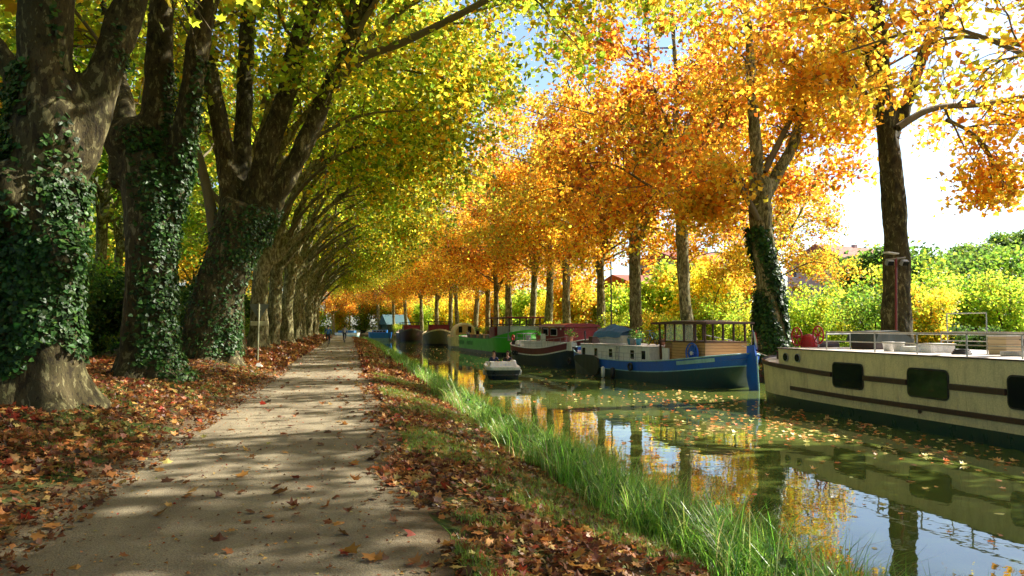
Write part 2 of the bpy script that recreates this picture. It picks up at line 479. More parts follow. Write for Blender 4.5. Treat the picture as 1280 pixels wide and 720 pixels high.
def path_mat():
    m, nt, out = nm('towpath_gravel'); L = nt.links
    p = principled(nt, (.2, .18, .14), .9, 0, .2)
    tc = nt.nodes.new('ShaderNodeTexCoord')
    n1 = noise_n(nt, .9, 5, tc.outputs['Object'], .6); n2 = noise_n(nt, 55, 4, tc.outputs['Object'], .75)
    v = nt.nodes.new('ShaderNodeTexVoronoi'); v.inputs['Scale'].default_value = 70; L.new(tc.outputs['Object'], v.inputs['Vector'])
    r1 = ramp(nt, [(.3, (.185, .155, .105)), (.7, (.32, .275, .19))]); L.new(n1.outputs['Fac'], r1.inputs['Fac'])
    r2 = ramp(nt, [(.28, (.55, .52, .5)), (.5, (.95, .95, .95)), (.75, (1.35, 1.35, 1.3))]); L.new(n2.outputs['Fac'], r2.inputs['Fac'])
    c = mixc(nt, 1, r1.outputs['Color'], r2.outputs['Color'], 'MULTIPLY')
    rv = ramp(nt, [(.0, (1.5, 1.45, 1.35)), (.12, (1, 1, 1))]); L.new(v.outputs['Distance'], rv.inputs['Fac'])
    c = mixc(nt, .8, c, rv.outputs['Color'], 'MULTIPLY')
    L.new(c, p.inputs['Base Color'])
    sx = nt.nodes.new('ShaderNodeSeparateXYZ'); L.new(tc.outputs['Object'], sx.inputs[0])
    m1 = nt.nodes.new('ShaderNodeMath'); m1.operation = 'ADD'; L.new(sx.outputs['X'], m1.inputs[0]); m1.inputs[1].default_value = 1.03
    m2 = nt.nodes.new('ShaderNodeMath'); m2.operation = 'ABSOLUTE'; L.new(m1.outputs[0], m2.inputs[0])
    n5 = noise_n(nt, 2.4, 6, tc.outputs['Object'], .7)
    m3 = nt.nodes.new('ShaderNodeMath'); m3.operation = 'MULTIPLY_ADD'; L.new(n5.outputs['Fac'], m3.inputs[0]); m3.inputs[1].default_value = 1.1; L.new(m2.outputs[0], m3.inputs[2])
    re_ = ramp(nt, [(.0, (0, 0, 0)), (1, (1, 1, 1))]); mr = nt.nodes.new('ShaderNodeMapRange'); mr.inputs['From Min'].default_value = 1.85; mr.inputs['From Max'].default_value = 2.25; L.new(m3.outputs[0], mr.inputs['Value']); L.new(mr.outputs[0], re_.inputs['Fac'])
    c = mixc(nt, re_.outputs['Color'], c, mixc(nt, 1, (.11, .078, .042), r2.outputs['Color'], 'MULTIPLY'))
    mw = nt.nodes.new('ShaderNodeMapping'); mw.inputs['Scale'].default_value = (1.6, .12, 1); L.new(tc.outputs['Object'], mw.inputs['Vector'])
    n6 = noise_n(nt, 1.5, 4, mw.outputs['Vector'], .6); r6 = ramp(nt, [(.35, (.78, .76, .74)), (.65, (1.08, 1.08, 1.06))]); L.new(n6.outputs['Fac'], r6.inputs['Fac'])
    c = mixc(nt, 1, c, r6.outputs['Color'], 'MULTIPLY'); L.new(c, p.inputs['Base Color'])
    ad = nt.nodes.new('ShaderNodeMath'); ad.operation = 'ADD'; L.new(n2.outputs['Fac'], ad.inputs[0]); L.new(v.outputs['Distance'], ad.inputs[1])
    L.new(bump(nt, ad.outputs[0], .5, .012), p.inputs['Normal']); L.new(p.outputs[0], out.inputs[0])
    return m
# towpath with wavering edges
def strip(name, xa, xb, y0, y1, mat, dz, wav=.12, ny=700, nx=13):
    ys_ = y0 + (y1 - y0) * (np.linspace(0, 1, ny) ** 1.6); V = []
    for y in ys_:
        a = xa + wav * (math.sin(y * 1.1) * .5 + math.sin(y * 2.9 + 1) * .3 + math.sin(y * 7.3) * .15); b = xb + wav * (math.sin(y * .9 + 2) * .5 + math.sin(y * 3.3) * .3 + math.sin(y * 6.1) * .15)
        x = np.linspace(a, b, nx) + shift(float(y)); z = gz(x, np.full(nx, y)) + dz
        V.append(np.stack([x, np.full(nx, y), z], 1))
    V = np.concatenate(V); i = np.arange((ny - 1) * nx).reshape(-1, nx)[:, :-1].ravel()
    return link(name, np_mesh(name, V, np.stack([i, i + 1, i + nx + 1, i + nx], 1), mat, smooth=True))
M_PATH = path_mat()
tag(strip('towpath', -2.78, .72, -6, 260, M_PATH, .004), 'pale gravel towpath running beside the canal', 'path', kind='structure')
tag(strip('side_path', -10.3, -8.9, -6, 200, M_PATH, .012), 'narrow dirt track behind the left row of plane trees', 'path', kind='structure')

def water_mat():
    m, nt, out = nm('canal_water'); L = nt.links
    p = principled(nt, (.04, .05, .01), .015, 0, .5)
    p.inputs['IOR'].default_value = 1.43
    p.inputs['Specular IOR Level'].default_value = .55
    tc = nt.nodes.new('ShaderNodeTexCoord')
    n0 = noise_n(nt, .16, 3, tc.outputs['Object']); r0 = ramp(nt, [(.35, (.070, .105, .020)), (.7, (.12, .15, .035))]); L.new(n0.outputs['Fac'], r0.inputs['Fac'])
    L.new(r0.outputs['Color'], p.inputs['Base Color'])
    n1 = noise_n(nt, .9, 3, tc.outputs['Object'], .5); n2 = noise_n(nt, 4.5, 2, tc.outputs['Object'], .5)
    ad = nt.nodes.new('ShaderNodeMath'); ad.operation = 'MULTIPLY_ADD'; L.new(n2.outputs['Fac'], ad.inputs[0]); ad.inputs[1].default_value = .12; L.new(n1.outputs['Fac'], ad.inputs[2])
    # wake rings spreading behind the small motor boat
    w = nt.nodes.new('ShaderNodeTexWave'); w.wave_type = 'BANDS'; w.inputs['Scale'].default_value = .35; w.inputs['Distortion'].default_value = 3; w.inputs['Detail'].default_value = 1
    L.new(tc.outputs['Object'], w.inputs['Vector'])
    a2 = nt.nodes.new('ShaderNodeMath'); a2.operation = 'MULTIPLY_ADD'; L.new(w.outputs['Fac'], a2.inputs[0]); a2.inputs[1].default_value = .12; L.new(ad.outputs[0], a2.inputs[2])
    L.new(bump(nt, a2.outputs[0], .05, .10), p.inputs['Normal']); L.new(p.outputs[0], out.inputs[0])
    return m
M_WATER = water_mat()
V, F = grid(np.linspace(3.2, 20.4, 12), np.concatenate([np.linspace(-30, 110, 8), np.linspace(115, 330, 44)]), lambda X, Y: np.full(X.shape, ZW))
tag(link('canal_water', np_mesh('canal_water', V, F, M_WATER, smooth=True)), 'still olive green canal water mirroring the autumn trees', 'water', kind='structure')

# quay edging on the far side
V = []; F = []
# ------------------------------------------------------------------ fallen leaves and grass
LIT = ([(.20, .075, .022), (.30, .13, .035), (.12, .040, .016), (.38, .21, .06), (.08, .032, .016), (.36, .28, .09), (.26, .040, .018)], [3, 3, 2.4, 1.6, 2, .8, .7])
def scatter_xy(rng, n, xa, xb, y0, y1, pw=1.0):
    y = y0 + (y1 - y0) * rng.random(n) ** pw; x = rng.uniform(xa, xb, n)
    return x, y
def litter(name, label, rng, X, Y, size, zoff=.01, lift=.05, tilt=1.4, tm=T_FULL, zf=gz, pal=LIT, parent=None, mat=None, bright=1.2):
    Z = zf(X, Y) + zoff + rng.random(len(X)) * lift
    C = np.stack([X + shift(Y), Y, Z], 1); cols = np.minimum(palette(rng, len(X), *pal, C, coh=.35, scale=1.2) * bright, .9)
    N = rng.normal(size=(len(X), 3)) * .33 * tilt; N[:, 2] += 1
    V, F, T = leaves_np(rng, C, size * (.6 + .8 * rng.random(len(X))), cols, tm, N, curl=1.0)
    V = V.copy()
    o = link(name, np_mesh(name, V, F, mat or M_LITTER, tint=T)); return tag(o, label, 'leaves', kind='stuff')
gzr = lambda X, Y: gz(X + shift(Y), Y)
rng = np.random.default_rng(11)
# left verge: thick near the path and round the roots
X1, Y1 = scatter_xy(rng, 27000, -8.5, -2.3, 2, 32, 1.5)
k = (rng.random(len(X1)) < .15 + .85 * np.clip(np.sin(X1 * 1.9 + Y1 * .9) * .6 + np.sin(Y1 * 1.7 - X1) * .3 + .55, 0, 1)) | ((X1 > -3.9) & (rng.random(len(X1)) < .7))
edge = -2.9 + .1 * rng.normal(size=len(X1)) + .28 * np.sin(Y1 * 1.3) + .15 * np.sin(Y1 * 3.7); k &= (X1 < edge) | (rng.random(len(X1)) < .12)
litter('fallen_leaves', 'rust brown fallen plane leaves on the verge under the left trees', rng, X1[k], Y1[k], .088, zf=gzr)
litter('crumpled_leaves', 'small crumpled brown leaves mixed into the litter under the left trees', rng, X1 + .05, Y1 + .04, .055, tm=T_MID, zf=gzr, lift=.03, bright=.8)
X1, Y1 = scatter_xy(rng, 26000, -10, -2.6, 30, 130, 1.5)
litter('fallen_leaves', 'rust brown fallen plane leaves on the verge further along the left trees', rng, X1, Y1, .26, tm=T_MID, zf=gzr)
# right verge between the path and the reeds
X1, Y1 = scatter_xy(rng, 27000, .3, 3.9, 2, 30, 1.5)
X1 += bankw(Y1) * np.clip((X1 - .6) / 3, 0, 1)
edge = .60 + .10 * rng.normal(size=len(X1)) + .24 * np.sin(Y1 * 1.1 + 1) + .12 * np.sin(Y1 * 4.1); dens = np.where(X1 > edge, 1, .06) * np.where(X1 > 2.9, .55, 1) * (.25 + .75 * np.clip(np.sin(X1 * 2.3 - Y1 * 1.4) * .6 + np.sin(Y1 * .7 + X1) * .3 + .6, 0, 1))
k = rng.random(len(X1)) < dens
litter('fallen_leaves', 'reddish fallen plane leaves on the bank between the towpath and the reeds', rng, X1[k], Y1[k], .074, zf=gzr)
litter('crumpled_leaves', 'small crumpled brown leaves mixed into the litter on the canal side bank', rng, X1[dens > .2] + .05, Y1[dens > .2] + .04, .045, tm=T_MID, zf=gzr, lift=.02, bright=.8)
X1, Y1 = scatter_xy(rng, 15000, .6, 3.2, 28, 120, 1.4)
litter('fallen_leaves', 'reddish fallen plane leaves on the bank further along the reeds', rng, X1, Y1, .24, tm=T_MID, zf=gzr)
# strays on the towpath
X1, Y1 = scatter_xy(rng, 620, -2.7, .6, 3.2, 70, 1.7)
X1 = np.where(rng.random(620) < .5, X1, np.where(rng.random(620) < .5, -2.7 + np.abs(rng.normal(size=620)) * .5, .5 - np.abs(rng.normal(size=620)) * .5))
litter('stray_leaves', 'single fallen leaves scattered over the pale towpath', rng, X1, Y1, .105, zoff=.014, lift=.02, tilt=.9, zf=gzr)
X1, Y1 = scatter_xy(rng, 5000, -2.7, .6, 3, 45, 1.3)
litter('leaf_crumbs', 'small brown crumbs of leaf litter on the towpath', rng, X1, Y1, .028, zoff=.010, lift=.006, tilt=.5, tm=T_LOW, zf=gzr)
# far bank
X1, Y1 = scatter_xy(rng, 12000, 20.3, 30, 5, 110, 1.2)
litter('fallen_leaves', 'golden fallen leaves on the far bank under the right trees', rng, X1, Y1, .3, tm=T_LOW, zf=gzr)
# floating leaves: rafts that drift together
FX = []; FY = []
for (cx, cy_, sx, sy, n) in [(10.2, 19.5, 1.6, 1.5, 330), (12.5, 18, 1.3, 1.8, 260), (12.8, 14.5, 1.1, 1.5, 150), (13.2, 24, 1.6, 2.4, 300), (12, 28, 2, 1.4, 150), (9, 24, 3, 2.5, 60), (7, 12, 2, 3, 50), (12, 36, 3, 5, 80), (8, 45, 3, 10, 140), (9, 80, 3.4, 20, 300), (10, 12, 3, 4, 70), (13.8, 19, .5, 5, 200)]:
    FX.append(rng.normal(cx, sx, n)); FY.append(rng.normal(cy_, sy, n))
FX.append(rng.uniform(4.6, 15, 500)); FY.append(rng.uniform(6, 90, 500))
FX = np.concatenate(FX); FY = np.concatenate(FY); FX += .5 * np.sin(FY * 1.7); k = (rng.random(len(FX)) < .5) & (FX > 4.3) & (FX < 14.9) & (FY > 3); FX = FX[k]; FY = FY[k]
litter('floating_leaves', 'dry leaves floating in drifts on the canal', rng, FX, FY, .115, zoff=.004, lift=.010, tilt=.3, zf=lambda X, Y: np.full(X.shape, ZW), tm=T_FULL, bright=2.0,
       pal=([(.40, .20, .07), (.5, .34, .14), (.45, .12, .03), (.22, .10, .04)], [2, 2, 1.5, 1]))

def blades(name, label, cat, rng, X, Y, H, W, cols, zf, lean=.35, segs=4, mat=None, sx=0):
    n = len(X); Z = zf(X, Y); base = np.stack([X + shift(Y), Y, Z - .02], 1)
    a = rng.random(n) * 6.28; dirv = np.stack([np.cos(a), np.sin(a), np.zeros(n)], 1); side = np.stack([-np.sin(a), np.cos(a), np.zeros(n)], 1)
    ln = lean * (.3 + rng.random(n) * 1.2); Vs = []
    for s in range(segs + 1):
        t = s / segs; w = W * (1 - t) ** .7 if t < 1 else W * .02
        c = base + np.array([0, 0, 1]) * (H * (t - .35 * ln * t ** 3))[:, None] + dirv * (H * ln * t ** 2)[:, None]
        w = np.asarray(w).reshape(-1, 1) if np.ndim(w) else w
        Vs.append(c - side * w * .5); Vs.append(c + side * w * .5)
    V = np.stack(Vs, 1); K = V.shape[1]
    q = np.array([(2 * s, 2 * s + 1, 2 * s + 3, 2 * s + 2) for s in range(segs)])
    F = (q[None] + (np.arange(n) * K)[:, None, None]).reshape(-1, 4)
    o = link(name, np_mesh(name, V.reshape(-1, 3), F, mat or M_GRASS, tint=np.repeat(cols, K, 0)))
    return tag(o, label, cat, kind='stuff')
GR = [(.11, .26, .03), (.18, .38, .045), (.06, .13, .018), (.40, .46, .16), (.25, .42, .06)]
# reeds: in tufts along the water's edge
def tufts(rng, nt_, per, x0, x1, y0, y1, pw, rad):
    tx, ty = scatter_xy(rng, nt_, x0, x1, y0, y1, pw); th = .35 + .75 * rng.random(nt_)
    i = np.repeat(np.arange(nt_), per); X = tx[i] + rng.normal(size=len(i)) * rad; Y = ty[i] + rng.normal(size=len(i)) * rad
    return X, Y, th[i] * (.55 + .55 * rng.random(len(i)))
X1, Y1, H1 = tufts(rng, 430, 80, 2.7, 4.5, 2.5, 30, 1.35, .12); X1 = X1 + bankw(Y1) * 1.1
k = rng.random(len(X1)) < .35 + .65 * (np.sin(Y1 * 1.9 + X1 * 2) * .5 + .5); X1, Y1, H1 = X1[k], Y1[k], H1[k]
blades('waterside_reeds', 'bright green reeds and sedge at the water edge nearest the viewer', 'reeds', rng, X1, Y1, H1 * .95, .014, palette(rng, len(X1), GR, [3, 3, 2, 1.3, 2]), gzr, .75, 5)
NT = 95; tx_, ty_ = scatter_xy(rng, NT, 3.1, 4.5, 3.0, 14, 1.1); ii = np.repeat(np.arange(NT), 60)
Xn = tx_[ii] + rng.normal(size=len(ii)) * .09 + bankw(ty_[ii]); Yn = ty_[ii] + rng.normal(size=len(ii)) * .09
blades('waterside_reeds', 'tall fresh green reed tufts standing highest at the near water edge', 'reeds', rng, Xn, Yn, (.8 + .5 * rng.random(NT))[ii] * (.45 + .5 * rng.random(len(ii))), .014, palette(rng, len(ii), GR, [2, 4, 1, 2, 4]), gzr, .55, 5)
X1, Y1, H1 = tufts(rng, 560, 50, 2.9, 4.3, 28, 130, 1.3, .3)
X2, Y2, H2 = tufts(rng, 160, 14, 2.7, 4.5, 2.5, 30, 1.3, .15)
blades('dead_stalks', 'dry straw coloured stalks standing among the near reeds', 'reeds', rng, X2 + bankw(Y2) * 1.1, Y2, H2 * 1.0, .010, palette(rng, len(X2), [(.42, .34, .15), (.30, .22, .09), (.5, .44, .24)], [2, 2, 1]), gzr, .9, 4)
blades('waterside_reeds', 'green reeds lining the towpath side of the canal in the distance', 'reeds', rng, X1, Y1, H1 * .8, .03, palette(rng, len(X1), GR, [3, 3, 2, 1, 1.5]), gzr, .4, 3)
# low broad-leaved weeds amongst the reeds
X1, Y1 = scatter_xy(rng, 9000, 2.9, 4.5, 2.5, 34, 1.3); X1 += bankw(Y1) * 1.1
C = np.stack([X1, Y1, gz(X1, Y1) + .05 + .45 * rng.random(len(X1)) ** 1.4], 1)
V, F, T = leaves_np(rng, C, .07 * (.5 + rng.random(len(C))), palette(rng, len(C), [(.07, .15, .03), (.13, .21, .05), (.05, .10, .02), (.30, .34, .16)], [3, 2, 2, 1]), T_IVY)
tag(link('bank_weeds', np_mesh('bank_weeds', V, F, M_GRASS, tint=T)), 'small leafy weeds tangled among the near reeds', 'weeds', kind='stuff')
# short grass patches
def patches(seed, x0, x1, y0, y1, n, thr, pw=1.4, add=0):
    r = np.random.default_rng(seed); X, Y = scatter_xy(r, n, x0, x1, y0, y1, pw)
    f = np.sin(X * 1.9 + Y * .8 + seed) * .5 + np.sin(Y * 1.4 - X * 1.2) * .35 + np.sin(X * 4.7 + Y * 3.1) * .3
    k = f > thr; return X[k], Y[k]
X1, Y1 = patches(3, .8, 3.3, 2.5, 34, 150000, .08)
blades('grass', 'short green grass patches poking through the leaves on the water side bank', 'grass', rng, X1, Y1, .07 + .15 * rng.random(len(X1)) ** 2, .006, palette(rng, len(X1), [(.09, .17, .02), (.15, .25, .03), (.24, .26, .07)], [3, 3, 1]), gzr, .6, 2)
X1, Y1 = patches(5, -8.8, -3.0, 3, 40, 190000, .05)
blades('grass', 'short green grass patches among the leaves under the left trees', 'grass', rng, X1, Y1, .05 + .10 * rng.random(len(X1)) ** 2, .008, palette(rng, len(X1), [(.07, .13, .018), (.12, .19, .03), (.18, .20, .05)], [3, 3, 1]), gzr, .6, 2)
X1, Y1 = patches(8, .9, 3.2, 30, 130, 40000, .0)
blades('grass', 'sunny grass strip beside the towpath in the distance', 'grass', rng, X1, Y1, .12 + .15 * rng.random(len(X1)), .03, palette(rng, len(X1), [(.12, .18, .02), (.2, .25, .03), (.3, .28, .07)], [3, 3, 1]), gzr, .6, 2)
X1, Y1 = patches(9, 20.3, 34, 8, 90, 50000, .1)
blades('grass', 'grass on the far bank behind the moored boats', 'grass', rng, X1, Y1, .15 + .25 * rng.random(len(X1)), .04, palette(rng, len(X1), [(.10, .18, .02), (.16, .25, .03), (.3, .28, .07)], [3, 3, 1]), gzr, .5, 2)
# ------------------------------------------------------------------ plane trees
YG = ([(.36, .42, .03), (.18, .27, .022), (.58, .46, .03), (.50, .26, .02), (.11, .18, .02), (.54, .54, .06)], [3.4, 2.6, 2.4, 1.1, 1.2, 1.4])
OR = ([(.44, .16, .018), (.60, .30, .022), (.66, .44, .035), (.30, .09, .018), (.68, .56, .07), (.36, .36, .03)], [2.0, 3.2, 3.4, 1.0, 2.2, .9])
OR2 = ([(.60, .33, .025), (.64, .44, .04), (.44, .16, .02), (.55, .50, .05), (.34, .34, .03)], [3, 3, 1.6, 2, 1.0])
GREENY = ([(.10, .19, .02), (.20, .30, .03), (.34, .38, .04), (.05, .10, .015)], [3, 3, 1.6, 1.5])
DARKG = ([(.035, .075, .015), (.06, .11, .02), (.10, .15, .025), (.02, .05, .012)], [3, 2.5, 1, 2])

def local(pts, base):
    return [(p[0] - base[0], p[1] - base[1], p[2] - base[2]) for p in pts]

M_BRANCH = paint('branch_bark', (.15, .125, .06), .9, grime=.3)
def make_tree(name, woods, crown_args, rng, voxel=.09, bark=None, roots=(.35, .5), knobs=None, thin=(), ivy=None, lump=.05):
    """woods: list of (points, radii) fused to one trunk mesh; woods with index>=1 carry side branches"""
    bark = bark or M_BARK
    sp = [spline(p, r, .5) for p, r in woods]
    tm = fuse_tubes('trunk', sp, bark, voxel, rng, lump, roots, knobs)
    limbs = [s for i, s in enumerate(sp) if i > 0] + [spline(p, r, .5) for p, r in thin]
    (V, F, T), (bv, bf) = grow_crown(rng, limbs, **crown_args)
    extra = [tube_np(*spline(p, r, .5), 7, rng, .05) for p, r in thin]
    bv, bf = join_np([(bv, bf)] + extra)
    cm = np_mesh('crown', V, F, M_LEAF, tint=T)
    bm_ = np_mesh('branches', bv, bf, M_BRANCH, smooth=True)
    im = ivy_mesh('ivy', tm, rng, *ivy[0], **ivy[1]) if ivy else None
    return tm, bm_, cm, im

def plant(meshes, loc, rz, label, group, name='plane_tree', cat='tree', s=1.0):
    t = empty(name, loc, rz, label, cat, group)
    t.scale = (s, s, s)
    tm, bm_, cm, im = meshes
    link('trunk', tm, t); link('branches', bm_, t); link('crown', cm, t)
    if im: link('ivy', im, t)
    return t

GL = 'plane trees lining the left side of the towpath'
GRR = 'plane trees lining the far bank of the canal'
LX = -5.0


def arches(limb, z, rr, seed, ln=1.0):
    lp = np.array(limb, float)
    def at(zz): return [float(np.interp(zz, lp[:, 2], lp[:, i])) for i in range(3)]
    r_ = np.random.default_rng(seed); out = []
    for (dx, dy, h0, h1, r0) in [(9.5, .5, 1.5, 6.0, .13), (8.0, -2.6, 2.5, 8.5, .12), (7.5, 2.8, 2.5, 9.5, .12), (4.5, -3.4, 3.5, 11.5, .11), (4.5, 3.2, 4, 12.5, .11), (1.5, .6, 5, 14.5, .12), (-3, -1.5, 3.5, 10, .10), (-4, 1.5, 3, 8, .1)]:
        dx *= ln; x, y, q = at(z + h0 - 1); out.append(([(x, y, q), (x + dx * .25, y + dy * .3, z + h0 + (h1 - h0) * .5), (x + dx * .6, y + dy * .7, z + h0 + (h1 - h0) * .88), (x + dx, y + dy, z + h1)], [r0, r0 * .8, r0 * .5, .02]))
    return out

# --- first left tree: huge, forked, ivy covered
def pxw(tab, Y):
    """(px, py, width px) -> world points and radii on the plane y=Y (a tree stands in that plane)"""
    P = []; r = []
    for px, py, w in tab:
        a = atY(px - w / 2, py, Y); b = atY(px + w / 2, py, Y); P.append(tuple((a + b) / 2)); r.append((b - a).length / 2 * .93)
    return P, r
def bend(P, dys): return [(p[0], p[1] + d, p[2]) for p, d in zip(P, dys)]

Y0 = 13.6
base1 = atY(48, 510, Y0); base1 = (base1.x, Y0, float(gz(base1.x, Y0)))
P, r = pxw([(46, 525, 150), (46, 470, 118), (46, 400, 104), (50, 320, 104), (56, 240, 108), (64, 170, 112), (72, 130, 100)], Y0)
P2, r2 = pxw([(60, 180, 80), (62, 100, 74), (66, 30, 74), (64, -60, 66), (40, -160, 56), (20, -300, 40), (-10, -460, 22)], Y0)
P3, r3 = pxw([(92, 210, 60), (112, 140, 54), (130, 60, 48), (152, -10, 44), (185, -110, 38), (240, -260, 28), (330, -420, 16)], Y0)
P4, r4 = pxw([(40, 190, 60), (14, 130, 44), (-40, 40, 36), (-120, -60, 26), (-190, -200, 14)], Y0)
P3 = bend(P3, [0, .1, .3, .5, .6, .3, -.4]); P2 = bend(P2, [0, -.2, -.3, -.3, 0, .4, .8]); P4 = bend(P4, [0, .6, 1.4, 2, 2.4])
W = [(local(p, base1), q) for p, q in ((P, r), (P2, r2), (P3, r3), (P4, r4))]
rng = np.random.default_rng(101)
ca = dict(n1=9, L1=(2.2, 4.6), n2=6, leaves=55, lsize=.22, pal=YG, tmpl=T_FULL, t0=.45, zmin=7.6, outward=.7, spread=.5)
m1 = lambda c, n: (np.clip((n[:, 0] * .9 - n[:, 1] * .55 + .35) * 1.6, 0, 1) * np.where(c[:, 2] < 3.6, 1, .35) * (c[:, 2] > .7 + .3 * np.sin(c[:, 0] * 5)) * (c[:, 2] < 3.4 + .9 * np.sin(c[:, 0] * 7) + 2.5 * (np.sin(c[:, 0] * 8 + c[:, 2]) > .93))
                   * np.clip(np.sin(c[:, 2] * 1.7 + c[:, 0] * 4) + np.sin(c[:, 0] * 6 + c[:, 2] * 3.1) * .6 + 1.15, 0.04, 1)
                   + (n[:, 0] < -.35) * .8 * (c[:, 2] > .8) * (c[:, 2] < 5.4))
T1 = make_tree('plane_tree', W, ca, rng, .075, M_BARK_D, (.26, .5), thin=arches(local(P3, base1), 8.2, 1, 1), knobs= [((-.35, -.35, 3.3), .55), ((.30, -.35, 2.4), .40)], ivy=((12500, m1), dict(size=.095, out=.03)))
plant(T1, base1, 0, 'massive plane tree nearest the viewer on the left, ivy up its forked trunk', GL)

# --- second left tree
Y0 = 20.6
b_ = atY(185, 468, Y0); base2 = (b_.x, Y0, float(gz(b_.x, Y0)))
P, r = pxw([(184, 482, 100), (184, 440, 76), (184, 380, 68), (187, 310, 66), (188, 250, 76), (182, 195, 74)], Y0)
Pa, ra = pxw([(185, 230, 56), (194, 150, 40), (199, 60, 35), (202, -20, 32), (215, -120, 28), (240, -260, 20), (275, -380, 12)], Y0)
Pb, rb = pxw([(205, 265, 54), (228, 190, 36), (244, 110, 30), (262, 20, 28), (290, -70, 25), (340, -170, 18), (410, -260, 11)], Y0)
Pc, rc = pxw([(160, 230, 50), (150, 165, 44), (140, 120, 30), (118, 40, 18), (80, -60, 11)], Y0)
Pb = bend(Pb, [0, -.2, -.4, -.5, -.5, -.2, .3]); Pc = bend(Pc, [0, .5, 1, 2, 3])
W = [(local(p, base2), q) for p, q in ((P, r), (Pa, ra), (Pb, rb), (Pc, rc))]
rng = np.random.default_rng(102)
m2 = lambda c, n: (np.clip((n[:, 0] * 1.1 - n[:, 1] * .2 + .05) * 2, 0, 1) * (c[:, 2] < 6.2) * (c[:, 2] > .3) + (n[:, 0] > .1) * (c[:, 0] > .25) * .7 * (c[:, 2] < 8)) * np.clip(np.sin(c[:, 2] * 1.3 + 1) + 1.5, .1, 1)
ca = dict(n1=9, L1=(2.2, 4.4), n2=6, leaves=55, lsize=.22, pal=YG, tmpl=T_MID, t0=.40, zmin=9.2, outward=.7, spread=.48)
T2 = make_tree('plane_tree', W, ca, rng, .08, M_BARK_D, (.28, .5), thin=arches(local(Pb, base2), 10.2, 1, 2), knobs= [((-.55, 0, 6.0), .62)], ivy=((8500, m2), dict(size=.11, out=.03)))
plant(T2, base2, 0, 'second left plane tree, two pale stems rising from an ivy covered stump', GL)

# --- third left tree: leaning, spreading into a fan of limbs
Y0 = 29.5
b_ = atY(262, 455, Y0); base3 = (b_.x, Y0, float(gz(b_.x, Y0)))
P, r = pxw([(258, 470, 96), (262, 430, 78), (270, 380, 70), (284, 330, 66), (300, 285, 72), (310, 258, 70)], Y0)
Pa, ra = pxw([(290, 290, 36), (284, 220, 27), (268, 130, 24), (252, 60, 22), (232, -20, 19), (205, -120, 14), (170, -220, 8)], Y0)
Pb, rb = pxw([(306, 300, 40), (328, 215, 32), (352, 140, 28), (375, 60, 26), (400, -10, 23), (430, -100, 18), (475, -200, 11)], Y0)
Pc, rc = pxw([(318, 300, 38), (352, 235, 29), (385, 170, 26), (412, 110, 24), (440, 45, 21), (470, -20, 17), (520, -90, 11)], Y0)
Pd, rd = pxw([(298, 290, 34), (300, 200, 26), (302, 90, 23), (304, -10, 21), (300, -130, 15), (290, -240, 8)], Y0)
Pe, re = pxw([(420, 105, 15), (450, 80, 12), (500, 70, 10), (565, 48, 9), (640, 20, 7), (700, 22, 5), (770, 5, 3)], Y0 - .3)
Pf, rf = pxw([(270, 300, 20), (258, 240, 15), (240, 180, 12), (215, 120, 9), (180, 60, 6)], Y0)
Pb = bend(Pb, [0, -.1, -.3, -.5, -.6, -.6, -.5]); Pd = bend(Pd, [0, .6, 1, 1.4, 1.6, 1.8]); Pa = bend(Pa, [0, .2, .3, .4, .4, .4, .4]); Pe = bend(Pe, [0, -.6, -1.4, -2.4, -3.4, -4.2, -5]); Pf = bend(Pf, [0, .4, .9, 1.5, 2])
W = [(local(p, base3), q) for p, q in ((P, r), (Pa, ra), (Pb, rb), (Pc, rc), (Pd, rd))]
rng = np.random.default_rng(103)
m3 = lambda c, n: (np.clip((n[:, 0] * 1.3 - .25) * 3, 0, 1) * np.clip(np.sin(c[:, 2] * 1.1 + 2) + .8, .05, 1) + .25 * (n[:, 1] < 0)) * (c[:, 2] < 5.6) * (c[:, 2] > .2)
ca = dict(n1=9, L1=(2.2, 4.6), n2=6, leaves=52, lsize=.23, pal=YG, tmpl=T_MID, t0=.38, zmin=9.0, outward=.7, spread=.48)
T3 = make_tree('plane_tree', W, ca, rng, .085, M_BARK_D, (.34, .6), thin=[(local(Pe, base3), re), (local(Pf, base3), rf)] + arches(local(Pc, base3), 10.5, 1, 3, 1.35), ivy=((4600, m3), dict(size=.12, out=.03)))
plant(T3, base3, 0, 'leaning dark plane tree with a fan of limbs, third on the left', GL)

